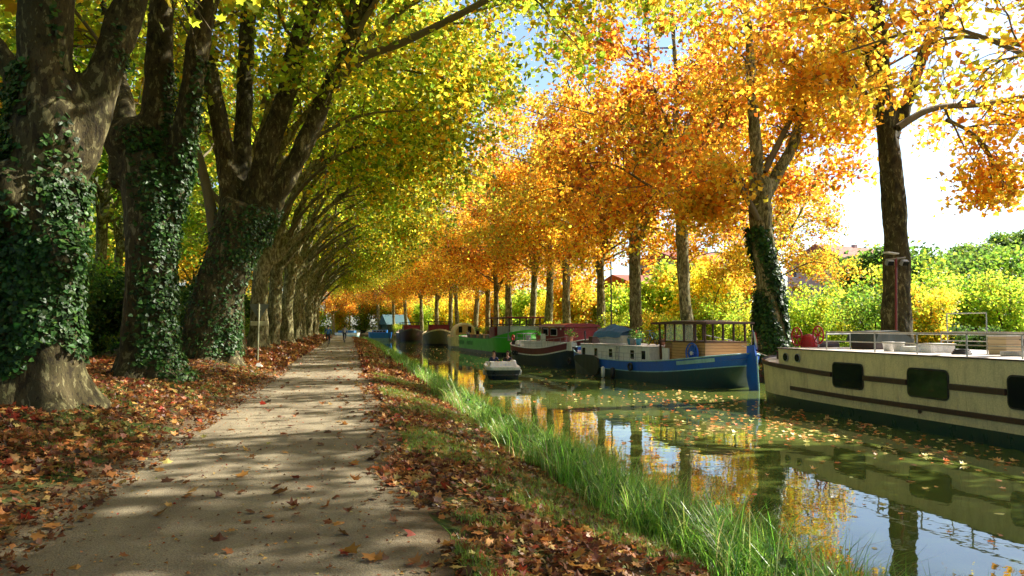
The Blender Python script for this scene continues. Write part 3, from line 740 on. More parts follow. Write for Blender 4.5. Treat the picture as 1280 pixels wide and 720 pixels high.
# --- generic left trees: mottled trunk, limbs arching over the path to the right
def left_variant(seed, pal):
    rng = np.random.default_rng(seed); j = lambda s=.3: rng.normal() * s
    fk = rng.uniform(4.4, 6.2); r0 = rng.uniform(.46, .56)
    W = [([(0, 0, -.5), (.03, 0, 1), (.08 + j(.05), j(.08), 2.8), (.2 + j(.08), j(.1), fk)], [r0 * 1.25, r0 * 1.02, r0 * .95, r0 * .92])]
    x0 = .2
    W.append(([(x0, 0, fk - .8), (x0 + .9, j(), fk + 2.0), (x0 + 2.3, j(.5), fk + 4.8), (x0 + 4.2, j(.8), fk + 7.2), (x0 + 6.6, j(), fk + 8.8), (x0 + 9.0, j(), fk + 9.4)], [.40, .27, .22, .17, .11, .05]))
    W.append(([(x0, 0, fk - .8), (x0 + .3, .2, fk + 2.4), (x0 + .9 + j(), j(.4), fk + 6), (x0 + 1.6 + j(), j(.6), fk + 9.6), (x0 + 2.6 + j(), j(.8), fk + 13)], [.42, .30, .24, .17, .07]))
    W.append(([(x0, 0, fk - .6), (x0 - .7, -.3 + j(), fk + 2.6), (x0 - 1.6 + j(), j(.6), fk + 6.4), (x0 - 2.4 + j(), j(.8), fk + 11)], [.36, .24, .17, .06]))
    W.append(([(x0 + .2, 0, fk - .5), (x0 + 1.9, 1.0 + j(), fk + 1.8), (x0 + 4.2, 1.8 + j(), fk + 3.9), (x0 + 7.0, 2.2 + j(), fk + 5.2), (x0 + 10.2, 2 + j(), fk + 5.2)], [.27, .18, .14, .09, .04]))
    thin = [([(x0 + 1.0, -.2, fk + 2.2), (x0 + 3.0, -1.4, fk + 4.0), (x0 + 5.6, -2.4, fk + 5.4), (x0 + 8.4, -2.8, fk + 5.8)], [.13, .10, .07, .03]),
            ([(x0 - .2, 0, fk), (x0 - 1.8, .8, fk + 2.4), (x0 - 4.0, 1.2, fk + 4.4)], [.13, .09, .03])]
    thin += [([(x0 + 3.4, .2, fk + 6.4), (x0 + 6.6, 1.4, fk + 9.6), (x0 + 10.0, 2.4, fk + 11.2), (x0 + 12.8, 2.6, fk + 11.6)], [.13, .10, .07, .03]),
             ([(x0 + 3.0, -.2, fk + 6.0), (x0 + 6.4, -2.0, fk + 8.8), (x0 + 9.8, -3.2, fk + 10.2), (x0 + 12.4, -3.8, fk + 9.8)], [.13, .10, .07, .03]),
             ([(x0 + 1.5, 0, fk + 5), (x0 + 4.0, .8, fk + 8.5), (x0 + 6.4, 1.6, fk + 11.5), (x0 + 8.2, 1.8, fk + 14)], [.14, .11, .07, .03]),
             ([(x0 + .9, 0, fk + 6), (x0 + 2.6, -1.6, fk + 9.5), (x0 + 4.6, -2.8, fk + 13), (x0 + 5.6, -3.2, fk + 16)], [.14, .11, .07, .03]),
             ([(x0 - 1.6, -.3, fk + 6), (x0 - 3.2, -1.8, fk + 9), (x0 - 4.6, -2.6, fk + 12)], [.12, .09, .03]),
             ([(x0 + 6.6, 0, fk + 8.6), (x0 + 8.8, -1.2, fk + 8.2), (x0 + 11.0, -1.8, fk + 6.8)], [.08, .06, .02])]
    ca = dict(n1=8, L1=(2.2, 4.4), n2=6, leaves=36, lsize=.27, pal=pal, tmpl=T_LOW, t0=.38, keep=lambda C: C[:, 2] > 10.4 - 1.15 * np.maximum(0, C[:, 0] - 4.6) + .5 * np.sin(C[:, 1] * 2.3) + .4 * np.sin(C[:, 0] * 3.1), outward=.6, spread=.50, droop=-.05)
    return make_tree('plane_tree', W, ca, rng, .11, M_BARK, (.18, .45), thin=thin)
LV = [left_variant(s, YG) for s in (201, 202, 203)]
ORD = ['', 'first', 'second', 'third', 'fourth', 'fifth', 'sixth', 'seventh', 'eighth', 'ninth', 'tenth', 'eleventh', 'twelfth', 'thirteenth', 'fourteenth', 'fifteenth', 'sixteenth', 'seventeenth', 'eighteenth', 'nineteenth', 'twentieth', 'twenty-first', 'twenty-second', 'twenty-third', 'twenty-fourth', 'twenty-fifth']
rl = random.Random(7)
for i in range(19):
    Y = 36.8 + i * 8.2 + rl.uniform(-.8, .8); X = -4.95 + rl.uniform(-.3, .3) + shift(Y); k = i + 4
    desc = ['straight mottled plane tree', 'arching plane tree', 'slim leaning plane trunk', 'pale streaked plane trunk'][i % 4]
    plant(LV[i % 3], (X, Y, float(gz(X, Y))), rl.uniform(-.35, .35), f'{desc}, {ORD[k]} from the near end of the left row', GL, s=rl.uniform(.92, 1.1))

# --- right bank trees
def right_variant(seed, pal, leaves=35, lsize=.27, low=8, ivy=None, tm=T_LOW, zmin=5.8):
    rng = np.random.default_rng(seed); j = lambda s=.3: rng.normal() * s
    fk = rng.uniform(7.4, 9.2); r0 = rng.uniform(.36, .46); lx = j(.35)
    W = [([(0, 0, -.8), (lx * .2, 0, 1), (lx * .6, j(.1), 3.5), (lx, j(.12), fk)], [r0 * 1.35, r0 * 1.05, r0 * .95, r0 * .85])]
    W.append(([(lx, 0, fk - 1), (lx + j(.3), j(), fk + 3.5), (lx + j(.6), j(.6), fk + 8.5), (lx + j(.8), j(.8), fk + 16)], [r0 * .8, .24, .17, .06]))
    a0 = rng.random() * 6.28
    for q in range(4):
        a = a0 + q * 1.57 + j(.3); c, s = math.cos(a), math.sin(a); h = fk - .9 + q * .9
        W.append(([(lx, 0, h - .6), (lx + c * 1.2, s * 1.2, h + 1.6), (lx + c * 3.1, s * 3.1, h + 4.6), (lx + c * 5.0, s * 5.0, h + 8.4), (lx + c * 6.0, s * 6.0, h + 12.5)], [.24, .17, .13, .09, .04]))
    thin = []
    for q in range(5):
        a = a0 + .8 + q * 1.26 + j(.2); c, s = math.cos(a), math.sin(a); h = fk - .6 + rng.random() * 2.6
        thin.append(([(lx, 0, h), (lx + c * 2.2, s * 2.2, h + 1.1), (lx + c * 4.8, s * 4.8, h + 2.2), (lx + c * 7.6, s * 7.6, h + 1.6)], [.10, .08, .055, .02]))
        a += .6; c, s = math.cos(a), math.sin(a)
        thin.append(([(lx, 0, h + 3), (lx + c * 2.4, s * 2.4, h + 5), (lx + c * 5.2, s * 5.2, h + 6.6), (lx + c * 9.6, s * 9.6, h + 8.4)], [.11, .09, .06, .02]))
    ca = dict(n1=low, L1=(2.0, 3.8), n2=5, leaves=leaves, lsize=lsize, pal=pal, tmpl=tm, t0=.22, zmin=zmin, outward=.5, spread=.42, droop=-.06)
    return make_tree('plane_tree', W, ca, rng, .11, M_BARK, (.18, .4), thin=thin, ivy=ivy)
OR3 = ([(.56, .38, .03), (.46, .44, .04), (.54, .24, .02), (.26, .30, .03), (.30, .11, .02), (.62, .48, .06)], [3, 2.2, 2.2, 1.3, 1, 1.2])
OR1 = ([(.50, .20, .02), (.62, .34, .025), (.32, .10, .018), (.66, .46, .04), (.40, .38, .03), (.14, .12, .02)], [3, 2.6, 2.2, 1.8, 1.1, .9])
RV = [right_variant(s, p) for s, p in ((301, OR1), (302, OR3), (303, OR), (304, OR2))]
RS = right_variant(309, OR2, 20, .24, 6, tm=T_MID, zmin=8.5)
def zf_(x, y): return float(gz(x, y))
RX = 22.0
# big near tree on the right: dark trunk with a heavy drooping limb against the white sky
Y0 = 27.4
b_ = atY(1122, 425, Y0); baseA = (b_.x, Y0, zf_(b_.x, Y0))
P, r = pxw([(1121, 475, 42), (1120, 380, 33), (1121, 330, 30), (1117, 260, 27), (1112, 190, 26), (1108, 140, 24)], Y0)
Pa, ra = pxw([(1108, 165, 22), (1102, 90, 18), (1096, 20, 16), (1085, -70, 12), (1080, -170, 7)], Y0)
Pb, rb = pxw([(1115, 175, 17), (1142, 105, 13), (1160, 50, 12), (1182, 10, 10), (1215, -60, 7), (1250, -130, 4)], Y0)
Pc, rc = pxw([(1108, 120, 13), (1078, 60, 10), (1045, 20, 8), (1000, -30, 5)], Y0)
Pd, rd = pxw([(1122, 160, 9), (1150, 142, 8), (1180, 133, 7), (1225, 131, 6), (1270, 122, 5), (1310, 116, 3)], Y0 - .5)
Pe, re = pxw([(1183, 150, 5), (1205, 160, 4), (1228, 178, 4), (1240, 200, 3), (1248, 215, 2)], Y0 - .5)
Pf, rf = pxw([(1108, 150, 8), (1080, 115, 7), (1045, 100, 5), (1000, 110, 3)], Y0 + .5)
W = [(local(p, baseA), q) for p, q in ((P, r), (Pa, ra), (Pb, rb), (Pc, rc))]
rng = np.random.default_rng(401)
keepA = lambda C: ~((C[:, 0] > .8) & (C[:, 2] < 6.8)) & ~((np.abs(C[:, 0] + .2 - C[:, 2] * .02) < 1.3) & (C[:, 2] < 8.5) & (C[:, 1] < .8))
mA = lambda c, n: ((c[:, 2] < 4.6) & (c[:, 2] > .1)) * np.clip(np.sin(c[:, 2] * 1.5) + .9, .1, 1)
ca = dict(n1=11, L1=(1.6, 3.6), n2=6, leaves=27, lsize=.24, pal=OR2, tmpl=T_MID, t0=.3, zmin=4.6, outward=.6, spread=.36, keep=keepA, droop=-.05)
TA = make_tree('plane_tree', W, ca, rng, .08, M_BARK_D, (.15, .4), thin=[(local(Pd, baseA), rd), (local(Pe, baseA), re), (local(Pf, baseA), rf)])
plant(TA, baseA, 0, 'dark trunked plane tree behind the cream barge, against the white sky', GRR)
# second: forked, ivy covered
Y0 = 37.0
b_ = atY(962, 425, Y0); baseB = (b_.x, Y0, zf_(b_.x, Y0))
P, r = pxw([(966, 465, 42), (962, 390, 31), (960, 340, 28), (952, 290, 26), (950, 240, 25), (953, 222, 25)], Y0)
Pa, ra = pxw([(948, 245, 18), (946, 200, 14), (943, 150, 13), (938, 80, 11), (932, 0, 8), (930, -80, 5)], Y0)
Pb, rb = pxw([(956, 245, 17), (978, 205, 13), (994, 175, 12), (1003, 135, 11), (1012, 105, 9), (1024, 40, 7), (1030, -40, 4)], Y0)
Pc, rc = pxw([(955, 215, 9), (970, 185, 8), (985, 155, 7), (1000, 120, 3)], Y0 + .3)
Pd, rd = pxw([(948, 275, 8), (935, 250, 7), (918, 226, 5), (900, 232, 3)], Y0 - .3)
Pe, re = pxw([(1004, 135, 7), (1024, 118, 6), (1048, 118, 5), (1075, 130, 3)], Y0)
W = [(local(p, baseB), q) for p, q in ((P, r), (Pa, ra), (Pb, rb))]
rng = np.random.default_rng(402)
mB = lambda c, n: (c[:, 2] < 7.2) * (c[:, 2] > .05) * np.clip(.9 - c[:, 2] * .10 + .7 * np.sin(c[:, 2] * 1.7 + c[:, 0] * 5) + .3 * np.sin(c[:, 1] * 9), 0, 1)
ca = dict(n1=12, L1=(2, 4.6), n2=6, leaves=42, lsize=.26, pal=OR2, tmpl=T_MID, t0=.25, zmin=4.8, outward=.7, spread=.5, droop=-.08)
TB = make_tree('plane_tree', W, ca, rng, .085, M_BARK, (.2, .5), thin=[(local(Pc, baseB), rc), (local(Pd, baseB), rd), (local(Pe, baseB), re)], ivy=((7500, mB), dict(size=.19, out=.22)))
plant(TB, baseB, 0, 'forked plane tree with an ivy wrapped trunk, second on the far bank', GRR)
rl = random.Random(17)
pY = [46.6, 56, 65, 75, 84.5, 94, 103.5, 113, 122.5, 132, 141.5, 151, 161, 171, 182, 193, 204]
for i, Y in enumerate(pY):
    X = RX + rl.uniform(-.4, .4) + shift(Y); k = i + 3
    desc = ['rust orange plane tree', 'golden yellow plane tree', 'orange plane tree', 'golden orange plane tree'][(i * 3 + i // 4) % 4]
    plant(RV[(i * 3 + i // 4) % 4], (X, Y, zf_(X, Y)), rl.uniform(0, 6.28), f'{desc}, {ORD[k]} from the near end of the far bank', GRR, s=rl.uniform(1.0, 1.16))
# neighbours of both rows that stand beside and behind the viewer: their crowns reach over the picture and shade it
for k, Y in enumerate((17.6, 8.2, -1.2, -10.5)):
    plant(RS if k == 0 else RV[k % 3], (RX + .3 * k, Y, zf_(RX, Y)), 1.3 + 2 * k, ['plane tree whose orange branches enter the picture at the top right', 'plane tree of the far bank row level with the viewer'][min(k, 1)], GRR, s=1.05)
for k, Y in enumerate((5.2, -3.5)):
    plant(LV[k], (-5.0, Y, .4), 0, 'plane tree of the left row standing beside the viewer', GL, s=1.05)

# ------------------------------------------------------------------ background vegetation
def shrub_variant(seed, pal, h, rad, leaves=60, lsize=.2, stems=9, name='shrub', tm=T_LOW, n1=6, base_spread=.5, spread=.3):
    rng = np.random.default_rng(seed); W = []; tubes = []
    for i in range(stems):
        a = i / stems * 6.28 + rng.random() * .5; c, s = math.cos(a), math.sin(a); k = rng.uniform(.25, 1)
        W.append(([(c * base_spread * k * .3, s * base_spread * k * .3, -.3), (c * rad * k * .35, s * rad * k * .35, h * .3), (c * rad * k * .75, s * rad * k * .75, h * .62), (c * rad * k, s * rad * k, h * (1.02 - .3 * k))],
                  [.05 * h / 3, .04 * h / 3, .025 * h / 3, .01]))
    sp = [spline(p, r, .5) for p, r in W]
    (V, F, T), (bv, bf) = grow_crown(rng, sp, n1=n1, L1=(.25 * rad, .55 * rad), n2=4, L2=(.15 * rad, .35 * rad), t0=.12, leaves=leaves, lsize=lsize, tmpl=tm, pal=pal, outward=.7, spread=spread, zmin=-.2, upb=.4)
    sv, sf = join_np([tube_np(*q, 6, rng, .05) for q in sp] + [(bv, bf)])
    return np_mesh('stems', sv, sf, M_TWIG, smooth=True), np_mesh('foliage', V, F, M_LEAF, tint=T)
def put_shrub(v, x, y, rz, s, name, label, cat, group=None, sz=None):
    t = empty(name, (x, y, zf_(x, y)), rz, label, cat, group); t.scale = (s, s, sz or s)
    link('stems', v[0], t); link('foliage', v[1], t); return t
YEL = ([(.62, .50, .04), (.48, .50, .04), (.60, .36, .03), (.25, .34, .03)], [3, 2.4, 1.2, 1])
LIME = ([(.28, .40, .03), (.40, .48, .04), (.14, .24, .02), (.55, .50, .05)], [3, 2, 1.6, 1])
SH_G = shrub_variant(501, GREENY, 4.6, 2.6, 36, .18, 7, spread=.4)
SH_L = shrub_variant(502, LIME, 5, 3.0, 36, .19, 7, spread=.4)
SH_Y = shrub_variant(503, YEL, 5, 2.2, 40, .17, 7, spread=.35)
SH_D = shrub_variant(504, DARKG, 4.2, 3.2, 60, .22)
GREENT = right_variant(511, ([(.16, .26, .02), (.28, .36, .03), (.46, .44, .04), (.08, .14, .015)], [3, 3, 2, 1]), 24, .40, 6, zmin=1.8)
YELT = right_variant(512, ([(.60, .46, .04), (.64, .36, .03), (.42, .42, .04)], [3, 1.6, 1.6]), 34, .40, 6, zmin=1.8)
# left wood
rb_ = random.Random(31)
GBL = 'green trees in the wood behind the left row'
n = 0
for X in (-17, -30):
    for Y in np.arange(11 if X > -20 else 16, 150, 14 if X > -20 else 18):
        n += 1
        x = X + rb_.uniform(-2, 2) + shift(float(Y)); y = Y + rb_.uniform(-2.5, 2.5)
        nearw = {-17: 'first', -30: 'second'}[X]
        plant(GREENT if rb_.random() < .75 else YELT, (x, y, zf_(x, y)), rb_.uniform(0, 6.28), f'leafy tree in the {nearw} line of the wood behind the left plane trees', GBL, 'woodland_tree', s=rb_.uniform(.8, 1.05))
for k, Y in enumerate(np.arange(6, 120, 5.5)):
    x = -12.8 + rb_.uniform(-1.1, .9) + shift(float(Y)); y = Y + rb_.uniform(-1, 1)
    put_shrub(SH_D if rb_.random() < .7 else SH_G, x, y, rb_.uniform(0, 6.28), rb_.uniform(.7, 1.15), 'shrub', 'dark evergreen shrub in the undergrowth beyond the left plane trees', 'shrub', 'dark shrubs behind the left row')
# behind the right row
GBR = 'green and yellow trees beyond the far bank'
spots = []
TY = shrub_variant(531, YEL, 8.5, 3.6, 34, .36, 8, spread=.55); TL = shrub_variant(532, LIME, 8, 3.8, 34, .36, 8, spread=.55); TG = shrub_variant(533, ([(.55, .38, .03), (.60, .30, .03), (.42, .42, .04)], [3, 1.4, 2]), 9.5, 3.6, 34, .36, 8, spread=.55)
for k, Y in enumerate(np.arange(62, 232, 6.5)):
    X = [31, 37, 34][k % 3] + rb_.uniform(-1.5, 1.5); Y += rb_.uniform(-1.5, 1.5)
    put_shrub([TY, TL, TG][(k * 2 + k // 3) % 3], X + shift(float(Y)), float(Y), k * 1.1, rb_.uniform(.8, 1.15), 'background_tree', 'small yellow green tree beyond the far bank, seen between the plane trunks', 'tree', GBR)
plant(RV[1], (33.5, 57, zf_(33.5, 57) - 1.5), 1.1, 'golden plane tree set back on the left of the ivy wrapped trunk', GBR, 'plane_tree', s=.78)
# clumps of shrubs on the far bank: (px, Y, scale, kind, label)
SHR = [(1162, 34, .98, SH_Y, 'bright yellow bushy shrub to the right of the dark plane trunk'),
       (1095, 37, .9, SH_G, 'green shrub just left of the dark plane trunk'),
       (1055, 41, .95, SH_L, 'lime green shrub behind the red winch wheels'),
       (1015, 44, 1.0, SH_L, 'lime green shrub between the ivy trunk and the winch wheels'),
       (1000, 52, 1.2, SH_G, 'tall green shrub right of the ivy wrapped trunk'),
       (1075, 50, 1.3, SH_G, 'tall green shrub left of the dark plane trunk, set back'),
       (1130, 50, 1.3, SH_L, 'tall lime shrub hidden partly by the dark plane trunk'),
       (925, 47, .85, SH_L, 'lime green shrub left of the ivy wrapped trunk'),
       (895, 52, 1.0, SH_L, 'leafy lime shrub behind the wooden wheelhouse'),
       (845, 50, .7, SH_L, 'green shrub to the left of the wooden wheelhouse roof'),
       (822, 44, .72, SH_Y, 'golden shrub between the blue tarpaulin and the wheelhouse'),
       (772, 56, .62, SH_L, 'small lime shrub behind the slim lamp post'),
       (1205, 33, .62, SH_D, 'low dark shrub right of the yellow shrub'),
       (1215, 46, 1.25, SH_L, 'lime green thicket under the wooded slope'),
       (1262, 44, 1.3, SH_L, 'lime green thicket at the right edge of the picture'),
       (1240, 56, 1.7, SH_G, 'tall green thicket under the wooded slope'),
       (1300, 52, 1.8, SH_G, 'tall green thicket beyond the right edge'),
       (1180, 60, 1.3, SH_L, 'lime thicket behind the yellow shrub'),
       (1150, 75, 1.6, SH_G, 'green thicket far behind the yellow shrub'),
       (582, 92, .75, SH_G, 'green bush rising behind the green barge'),
       (498, 165, .6, SH_L, 'small lime bush beside the teal shed'),
       (690, 70, .5, SH_L, 'small lime bush behind the dark red wheelhouse')]
for i, (px, Y, s, v, lab) in enumerate(SHR):
    p = atY(px, 408, Y)
    while p.x < 22.3 + shift(Y): Y += 1.0; p = atY(px, 408, Y)
    put_shrub(v, p.x, Y, i * 1.3, s * [.85, 1.0, .7, .9, .78][i % 5], 'shrub', lab, 'shrub', 'shrubs on the far bank')
for i, Y in enumerate(np.arange(62, 200, 7)):
    x = 27 + rb_.uniform(-1.5, 2) + shift(float(Y)); put_shrub([SH_L, SH_G, SH_Y][i % 3], x, float(Y), i * 2.1, rb_.uniform(.25, .42), 'shrub', 'low shrub in the distance behind the far bank plane trunks', 'shrub', 'low shrubs behind the far bank row')
for i in range(14):
    x = -52 + i * 7; y = 232 - abs(i - 6) * 1.5
    put_shrub([SH_L, SH_Y, SH_G][i % 3], x, y, i * 2.3, 2.3, 'shrub', 'distant shrub closing the view at the bend of the canal', 'shrub', 'shrubs at the canal bend')
# trees closing the view where the canal bends away
for i, (x, y) in enumerate([(-4, 222), (4, 232), (12, 225), (-13, 218), (20, 236), (-24, 226), (28, 224), (0, 250), (14, 252), (-34, 236)]):
    plant(RV[i % 4], (x, y, -2.5), i * 1.9, 'distant orange tree closing the view at the bend of the canal', 'orange trees at the canal bend', 'plane_tree', s=1.0)
# wooded slope to the far right
hx = np.linspace(70, 330, 40); hy = np.linspace(40, 330, 40)
def hz(X, Y): return 24 * np.exp(-((X - 170) / 55) ** 2 - ((Y - 120) / 75) ** 2) - 2.5 + 1.5 * np.sin(X * .06) * np.sin(Y * .05)
V, F = grid(hx, hy, hz, follow=False)
tag(link('hill', np_mesh('hill', V, F, M_GROUND, smooth=True)), 'wooded hillside rising at the far right', 'hill', kind='structure')
HT = shrub_variant(520, ([(.07, .13, .02), (.12, .20, .025), (.22, .28, .03), (.04, .08, .012)], [3, 3, 1.4, 1.6]), 9, 5, 90, .42, 9, spread=.8)
for i in range(60):
    a = R(rb_.uniform(37, 56)); d = rb_.uniform(80, 190); x = math.sin(a) * d; y = math.cos(a) * d
    z = max(zf_(x, y), float(hz(x, y)) if 70 < x < 330 and y > 40 else -9)
    t = put_shrub(HT, x, y, i * 1.7, rb_.uniform(.75, 1.15), 'hill_tree', 'dark green broad tree on the wooded slope at the far right', 'tree', 'trees on the wooded slope'); t.location.z = z - .4
# ------------------------------------------------------------------ mesh builder for made things
class MB:
    def __init__(s): s.v = []; s.f = []; s.m = []
    def add(s, V, F, m=0):
        o = len(s.v); s.v += [tuple(map(float, p)) for p in V]; s.f += [tuple(int(i) + o for i in f) for f in F]; s.m += [m] * len(F); return s
    def box(s, c, size, m=0, rz=0, bev=0.0, rx=0, ry=0):
        bm = bmesh.new(); bmesh.ops.create_cube(bm, size=1)
        bmesh.ops.scale(bm, vec=size, verts=bm.verts)
        if bev: bmesh.ops.bevel(bm, geom=bm.edges[:], offset=bev, segments=2, affect='EDGES', profile=.5)
        M = Matrix.Translation(c) @ Euler((rx, ry, rz)).to_matrix().to_4x4()
        bmesh.ops.transform(bm, matrix=M, verts=bm.verts); bm.verts.ensure_lookup_table()
        s.add([v.co[:] for v in bm.verts], [[v.index for v in f.verts] for f in bm.faces], m); bm.free(); return s
    def tube(s, P, r, m=0, seg=8, cap=True):
        P = np.array(P, float); rr = np.full(len(P), r) if np.ndim(r) == 0 else np.array(r)
        V, F = tube_np(P, rr, seg); n = len(V); F = [tuple(f) for f in F]
        if cap: F += [tuple(range(seg))[::-1], tuple(range(n - seg, n))]
        return s.add(V, F, m)
    def ring(s, c, R_, r, m=0, axis='x', seg=24, sg=6, a0=0, a1=2 * PI, squash=1):
        P = []
        full = abs(a1 - a0 - 2 * PI) < 1e-6; N = seg if full else seg + 1
        V = []; F = []
        for i in range(N):
            a = a0 + (a1 - a0) * i / seg
            for j in range(sg):
                b = j / sg * 2 * PI; q = R_ + r * math.cos(b); h = r * math.sin(b)
                p = {'x': (h, q * math.cos(a), q * math.sin(a) * squash), 'y': (q * math.cos(a), h, q * math.sin(a) * squash), 'z': (q * math.cos(a), q * math.sin(a), h)}[axis]
                V.append((c[0] + p[0], c[1] + p[1], c[2] + p[2]))
        for i in range(N if full else N - 1):
            k = (i + 1) % N
            for j in range(sg): F.append((i * sg + j, i * sg + (j + 1) % sg, k * sg + (j + 1) % sg, k * sg + j))
        return s.add(V, F, m)
    def lathe(s, c, prof, m=0, seg=16, axis='z'):
        V = []; F = []
        for (r, h) in prof:
            for j in range(seg):
                a = j / seg * 2 * PI; x, y = r * math.cos(a), r * math.sin(a)
                p = (x, y, h) if axis == 'z' else ((h, x, y) if axis == 'x' else (x, h, y)); V.append((c[0] + p[0], c[1] + p[1], c[2] + p[2]))
        for i in range(len(prof) - 1):
            for j in range(seg): k = (j + 1) % seg; F.append((i * seg + j, i * seg + k, (i + 1) * seg + k, (i + 1) * seg + j))
        F += [tuple(range(seg))[::-1], tuple(range((len(prof) - 1) * seg, len(prof) * seg))]
        return s.add(V, F, m)
    def prism(s, poly, off, m=0):
        """poly: 3D outline, off: extrusion vector"""
        n = len(poly); V = list(poly) + [(p[0] + off[0], p[1] + off[1], p[2] + off[2]) for p in poly]
        F = [tuple(range(n))[::-1], tuple(range(n, 2 * n))] + [(i, (i + 1) % n, n + (i + 1) % n, n + i) for i in range(n)]
        return s.add(V, F, m)
    def build(s, name, mats, parent=None, smooth=False, label=None):
        me = bpy.data.meshes.new(name); me.from_pydata(s.v, [], s.f)
        for mt in (mats if isinstance(mats, (list, tuple)) else [mats]): me.materials.append(mt)
        me.polygons.foreach_set('material_index', s.m); me.polygons.foreach_set('use_smooth', [smooth] * len(s.f))
        bm = bmesh.new(); bm.from_mesh(me); bmesh.ops.recalc_face_normals(bm, faces=bm.faces); bm.to_mesh(me); bm.free()
        me.update(); o = link(name, me, parent)
        if label: o['label'] = label
        return o

def hull(L, B, zs, rings, mats, bow=2.2, stern=2.2, ub=.45, us=.55, rb=.6, rs=.6, flare=.10, zb=-.5, ns=48, deck=None, deckmat=0, bstart=.5, bowfull=1.0):
    """rings: list of (z(u), material of the band above it) from the bottom up; zs(u) = sheer.  Stem points to +Y"""
    def w(u):
        if u > ub: t = (u - ub) / (1 - ub); return max(0, 1 - t ** bow) ** (1 / (bowfull * 1.6))
        if u < -us: t = (-u - us) / (1 - us); return max(0, 1 - t ** stern) ** (1 / 1.6)
        return 1.0
    us_ = [math.sin(PI / 2 * (-1 + 2 * i / ns)) for i in range(ns + 1)]
    rr = [(lambda u: zb, 0)] + list(rings) + [(zs, None)]
    mb = MB(); n = ns + 1; V = []
    loop = [(u, -1) for u in us_] + [(u, 1) for u in us_[::-1][1:-1]]
    for zf, _ in rr:
        for u, sgn in loop:
            z = zf(u); v = max(0, (z - zb) / (zs(u) - zb))
            y = u * L / 2 - rb * (1 - v) ** 1.3 * max(0, u) ** 4 + rs * (1 - v) ** 1.2 * max(0, -u) ** 4
            V.append((sgn * B / 2 * w(u) * (1 - flare * (1 - v) ** 2), y, z))
    N = len(loop); F = []; M = []
    o = 0
    for k in range(len(rr) - 1):
        fs = [(k * N + i, k * N + (i + 1) % N, (k + 1) * N + (i + 1) % N, (k + 1) * N + i) for i in range(N)]
        mb.f += fs; mb.m += [rr[k][1]] * N
    mb.v = V
    dz = deck or (lambda u: zs(u) - .25)
    DV = []
    for u in us_:
        ww = B / 2 * w(u) * .985; y = u * L / 2 * .995
        DV += [(-ww, y, dz(u)), (ww, y, dz(u))]
    mb.add(DV, [(2 * i, 2 * i + 1, 2 * i + 3, 2 * i + 2) for i in range(ns)], deckmat)
    # cap rail along the sheer
    return mb, w

def rail_line(w, L, B, zf, u0, u1, side, n=30, inset=0, f=1.0):
    return [(side * (B / 2 * w(u) * f - inset), u * L / 2, zf(u)) for u in np.linspace(u0, u1, n)]

def railing(mb, pts, h, r=.015, every=1, mids=(.5,), m=0):
    top = [(p[0], p[1], p[2] + h) for p in pts]; mb.tube(top, r * 1.2, m, 6)
    for q in mids: mb.tube([(p[0], p[1], p[2] + h * q) for p in pts], r * .8, m, 5)
    for p in pts[::every]: mb.tube([p, (p[0], p[1], p[2] + h)], r, m, 6)

# paints
P_CREAM = paint('cream_paint', (.72, .61, .34), .38, grime=.24)
P_DKGREEN = paint('dark_green_paint', (.012, .045, .030), .3, grime=.15)
P_BROWN = paint('rubbing_strake_brown', (.045, .018, .012), .45, grime=.2)
P_WHITE = paint('white_paint', (.78, .77, .72), .4, grime=.22)
P_BLUE = paint('cobalt_paint', (.015, .12, .60), .35, grime=.15)
P_TEAL = paint('grey_teal_paint', (.022, .062, .072), .4, grime=.2)
P_PALEBLUE = paint('pale_blue_line', (.28, .50, .55), .4)
P_RED = paint('oxblood_paint', (.20, .007, .010), .4, grime=.15)
P_WRED = paint('signal_red_paint', (.50, .015, .02), .35, grime=.1)
P_GREEN = paint('leaf_green_paint', (.06, .50, .035), .4, grime=.15)
P_BLACK = paint('black_tar_paint', (.012, .012, .014), .45, grime=.15)
P_DECK = paint('pale_deck_paint', (.60, .56, .52), .55, grime=.3)
P_GREY = paint('grey_steel', (.32, .33, .34), .4, .4)
P_RAIL = paint('rail_steel', (.42, .42, .38), .35, .5)
P_TARP = paint('blue_tarpaulin', (.02, .13, .28), .6, grime=.2)
P_DTARP = paint('dark_tarpaulin', (.03, .045, .04), .7)
P_RUBBER = paint('black_rubber', (.015, .015, .015), .7)
P_OLIVE = paint('olive_hull_paint', (.10, .10, .045), .45)
P_TERRA = paint('terracotta_wall', (.42, .19, .12), .9, grime=.2, scale=.6)
P_WALL = paint('pale_render', (.66, .64, .60), .9, grime=.15, scale=.4)
P_ROOF = paint('roof_tile_red', (.30, .09, .05), .9, scale=2)
P_BBLUE = paint('azure_hull_paint', (.02, .22, .62), .4)
P_LEE = paint('leeboard_dark', (.018, .03, .022), .5)
W_OAK = wood_mat('oak_planks', (.42, .22, .07), (.56, .33, .12))
W_DARK = wood_mat('dark_varnished_wood', (.07, .028, .016), (.12, .05, .025))
W_PALE = wood_mat('pale_wood', (.5, .36, .18), (.62, .46, .26))
def glass_mat(name='cabin_glass', col=(.01, .012, .014), rough=.04):
    m, nt, out = nm(name); p = principled(nt, col, rough, 0, .3); n = noise_n(nt, 1.5, 2)
    nt.links.new(bump(nt, n.outputs['Fac'], .05, .02), p.inputs['Normal']); nt.links.new(p.outputs[0], out.inputs[0]); return m
M_GLASS = glass_mat()
def clear_glass():
    m, nt, out = nm('clear_glass'); p = principled(nt, (.9, .92, .92), .02, 0, .5); p.inputs['Alpha'].default_value = .28
    nt.links.new(p.outputs[0], out.inputs[0]); return m
M_CLEAR = clear_glass()

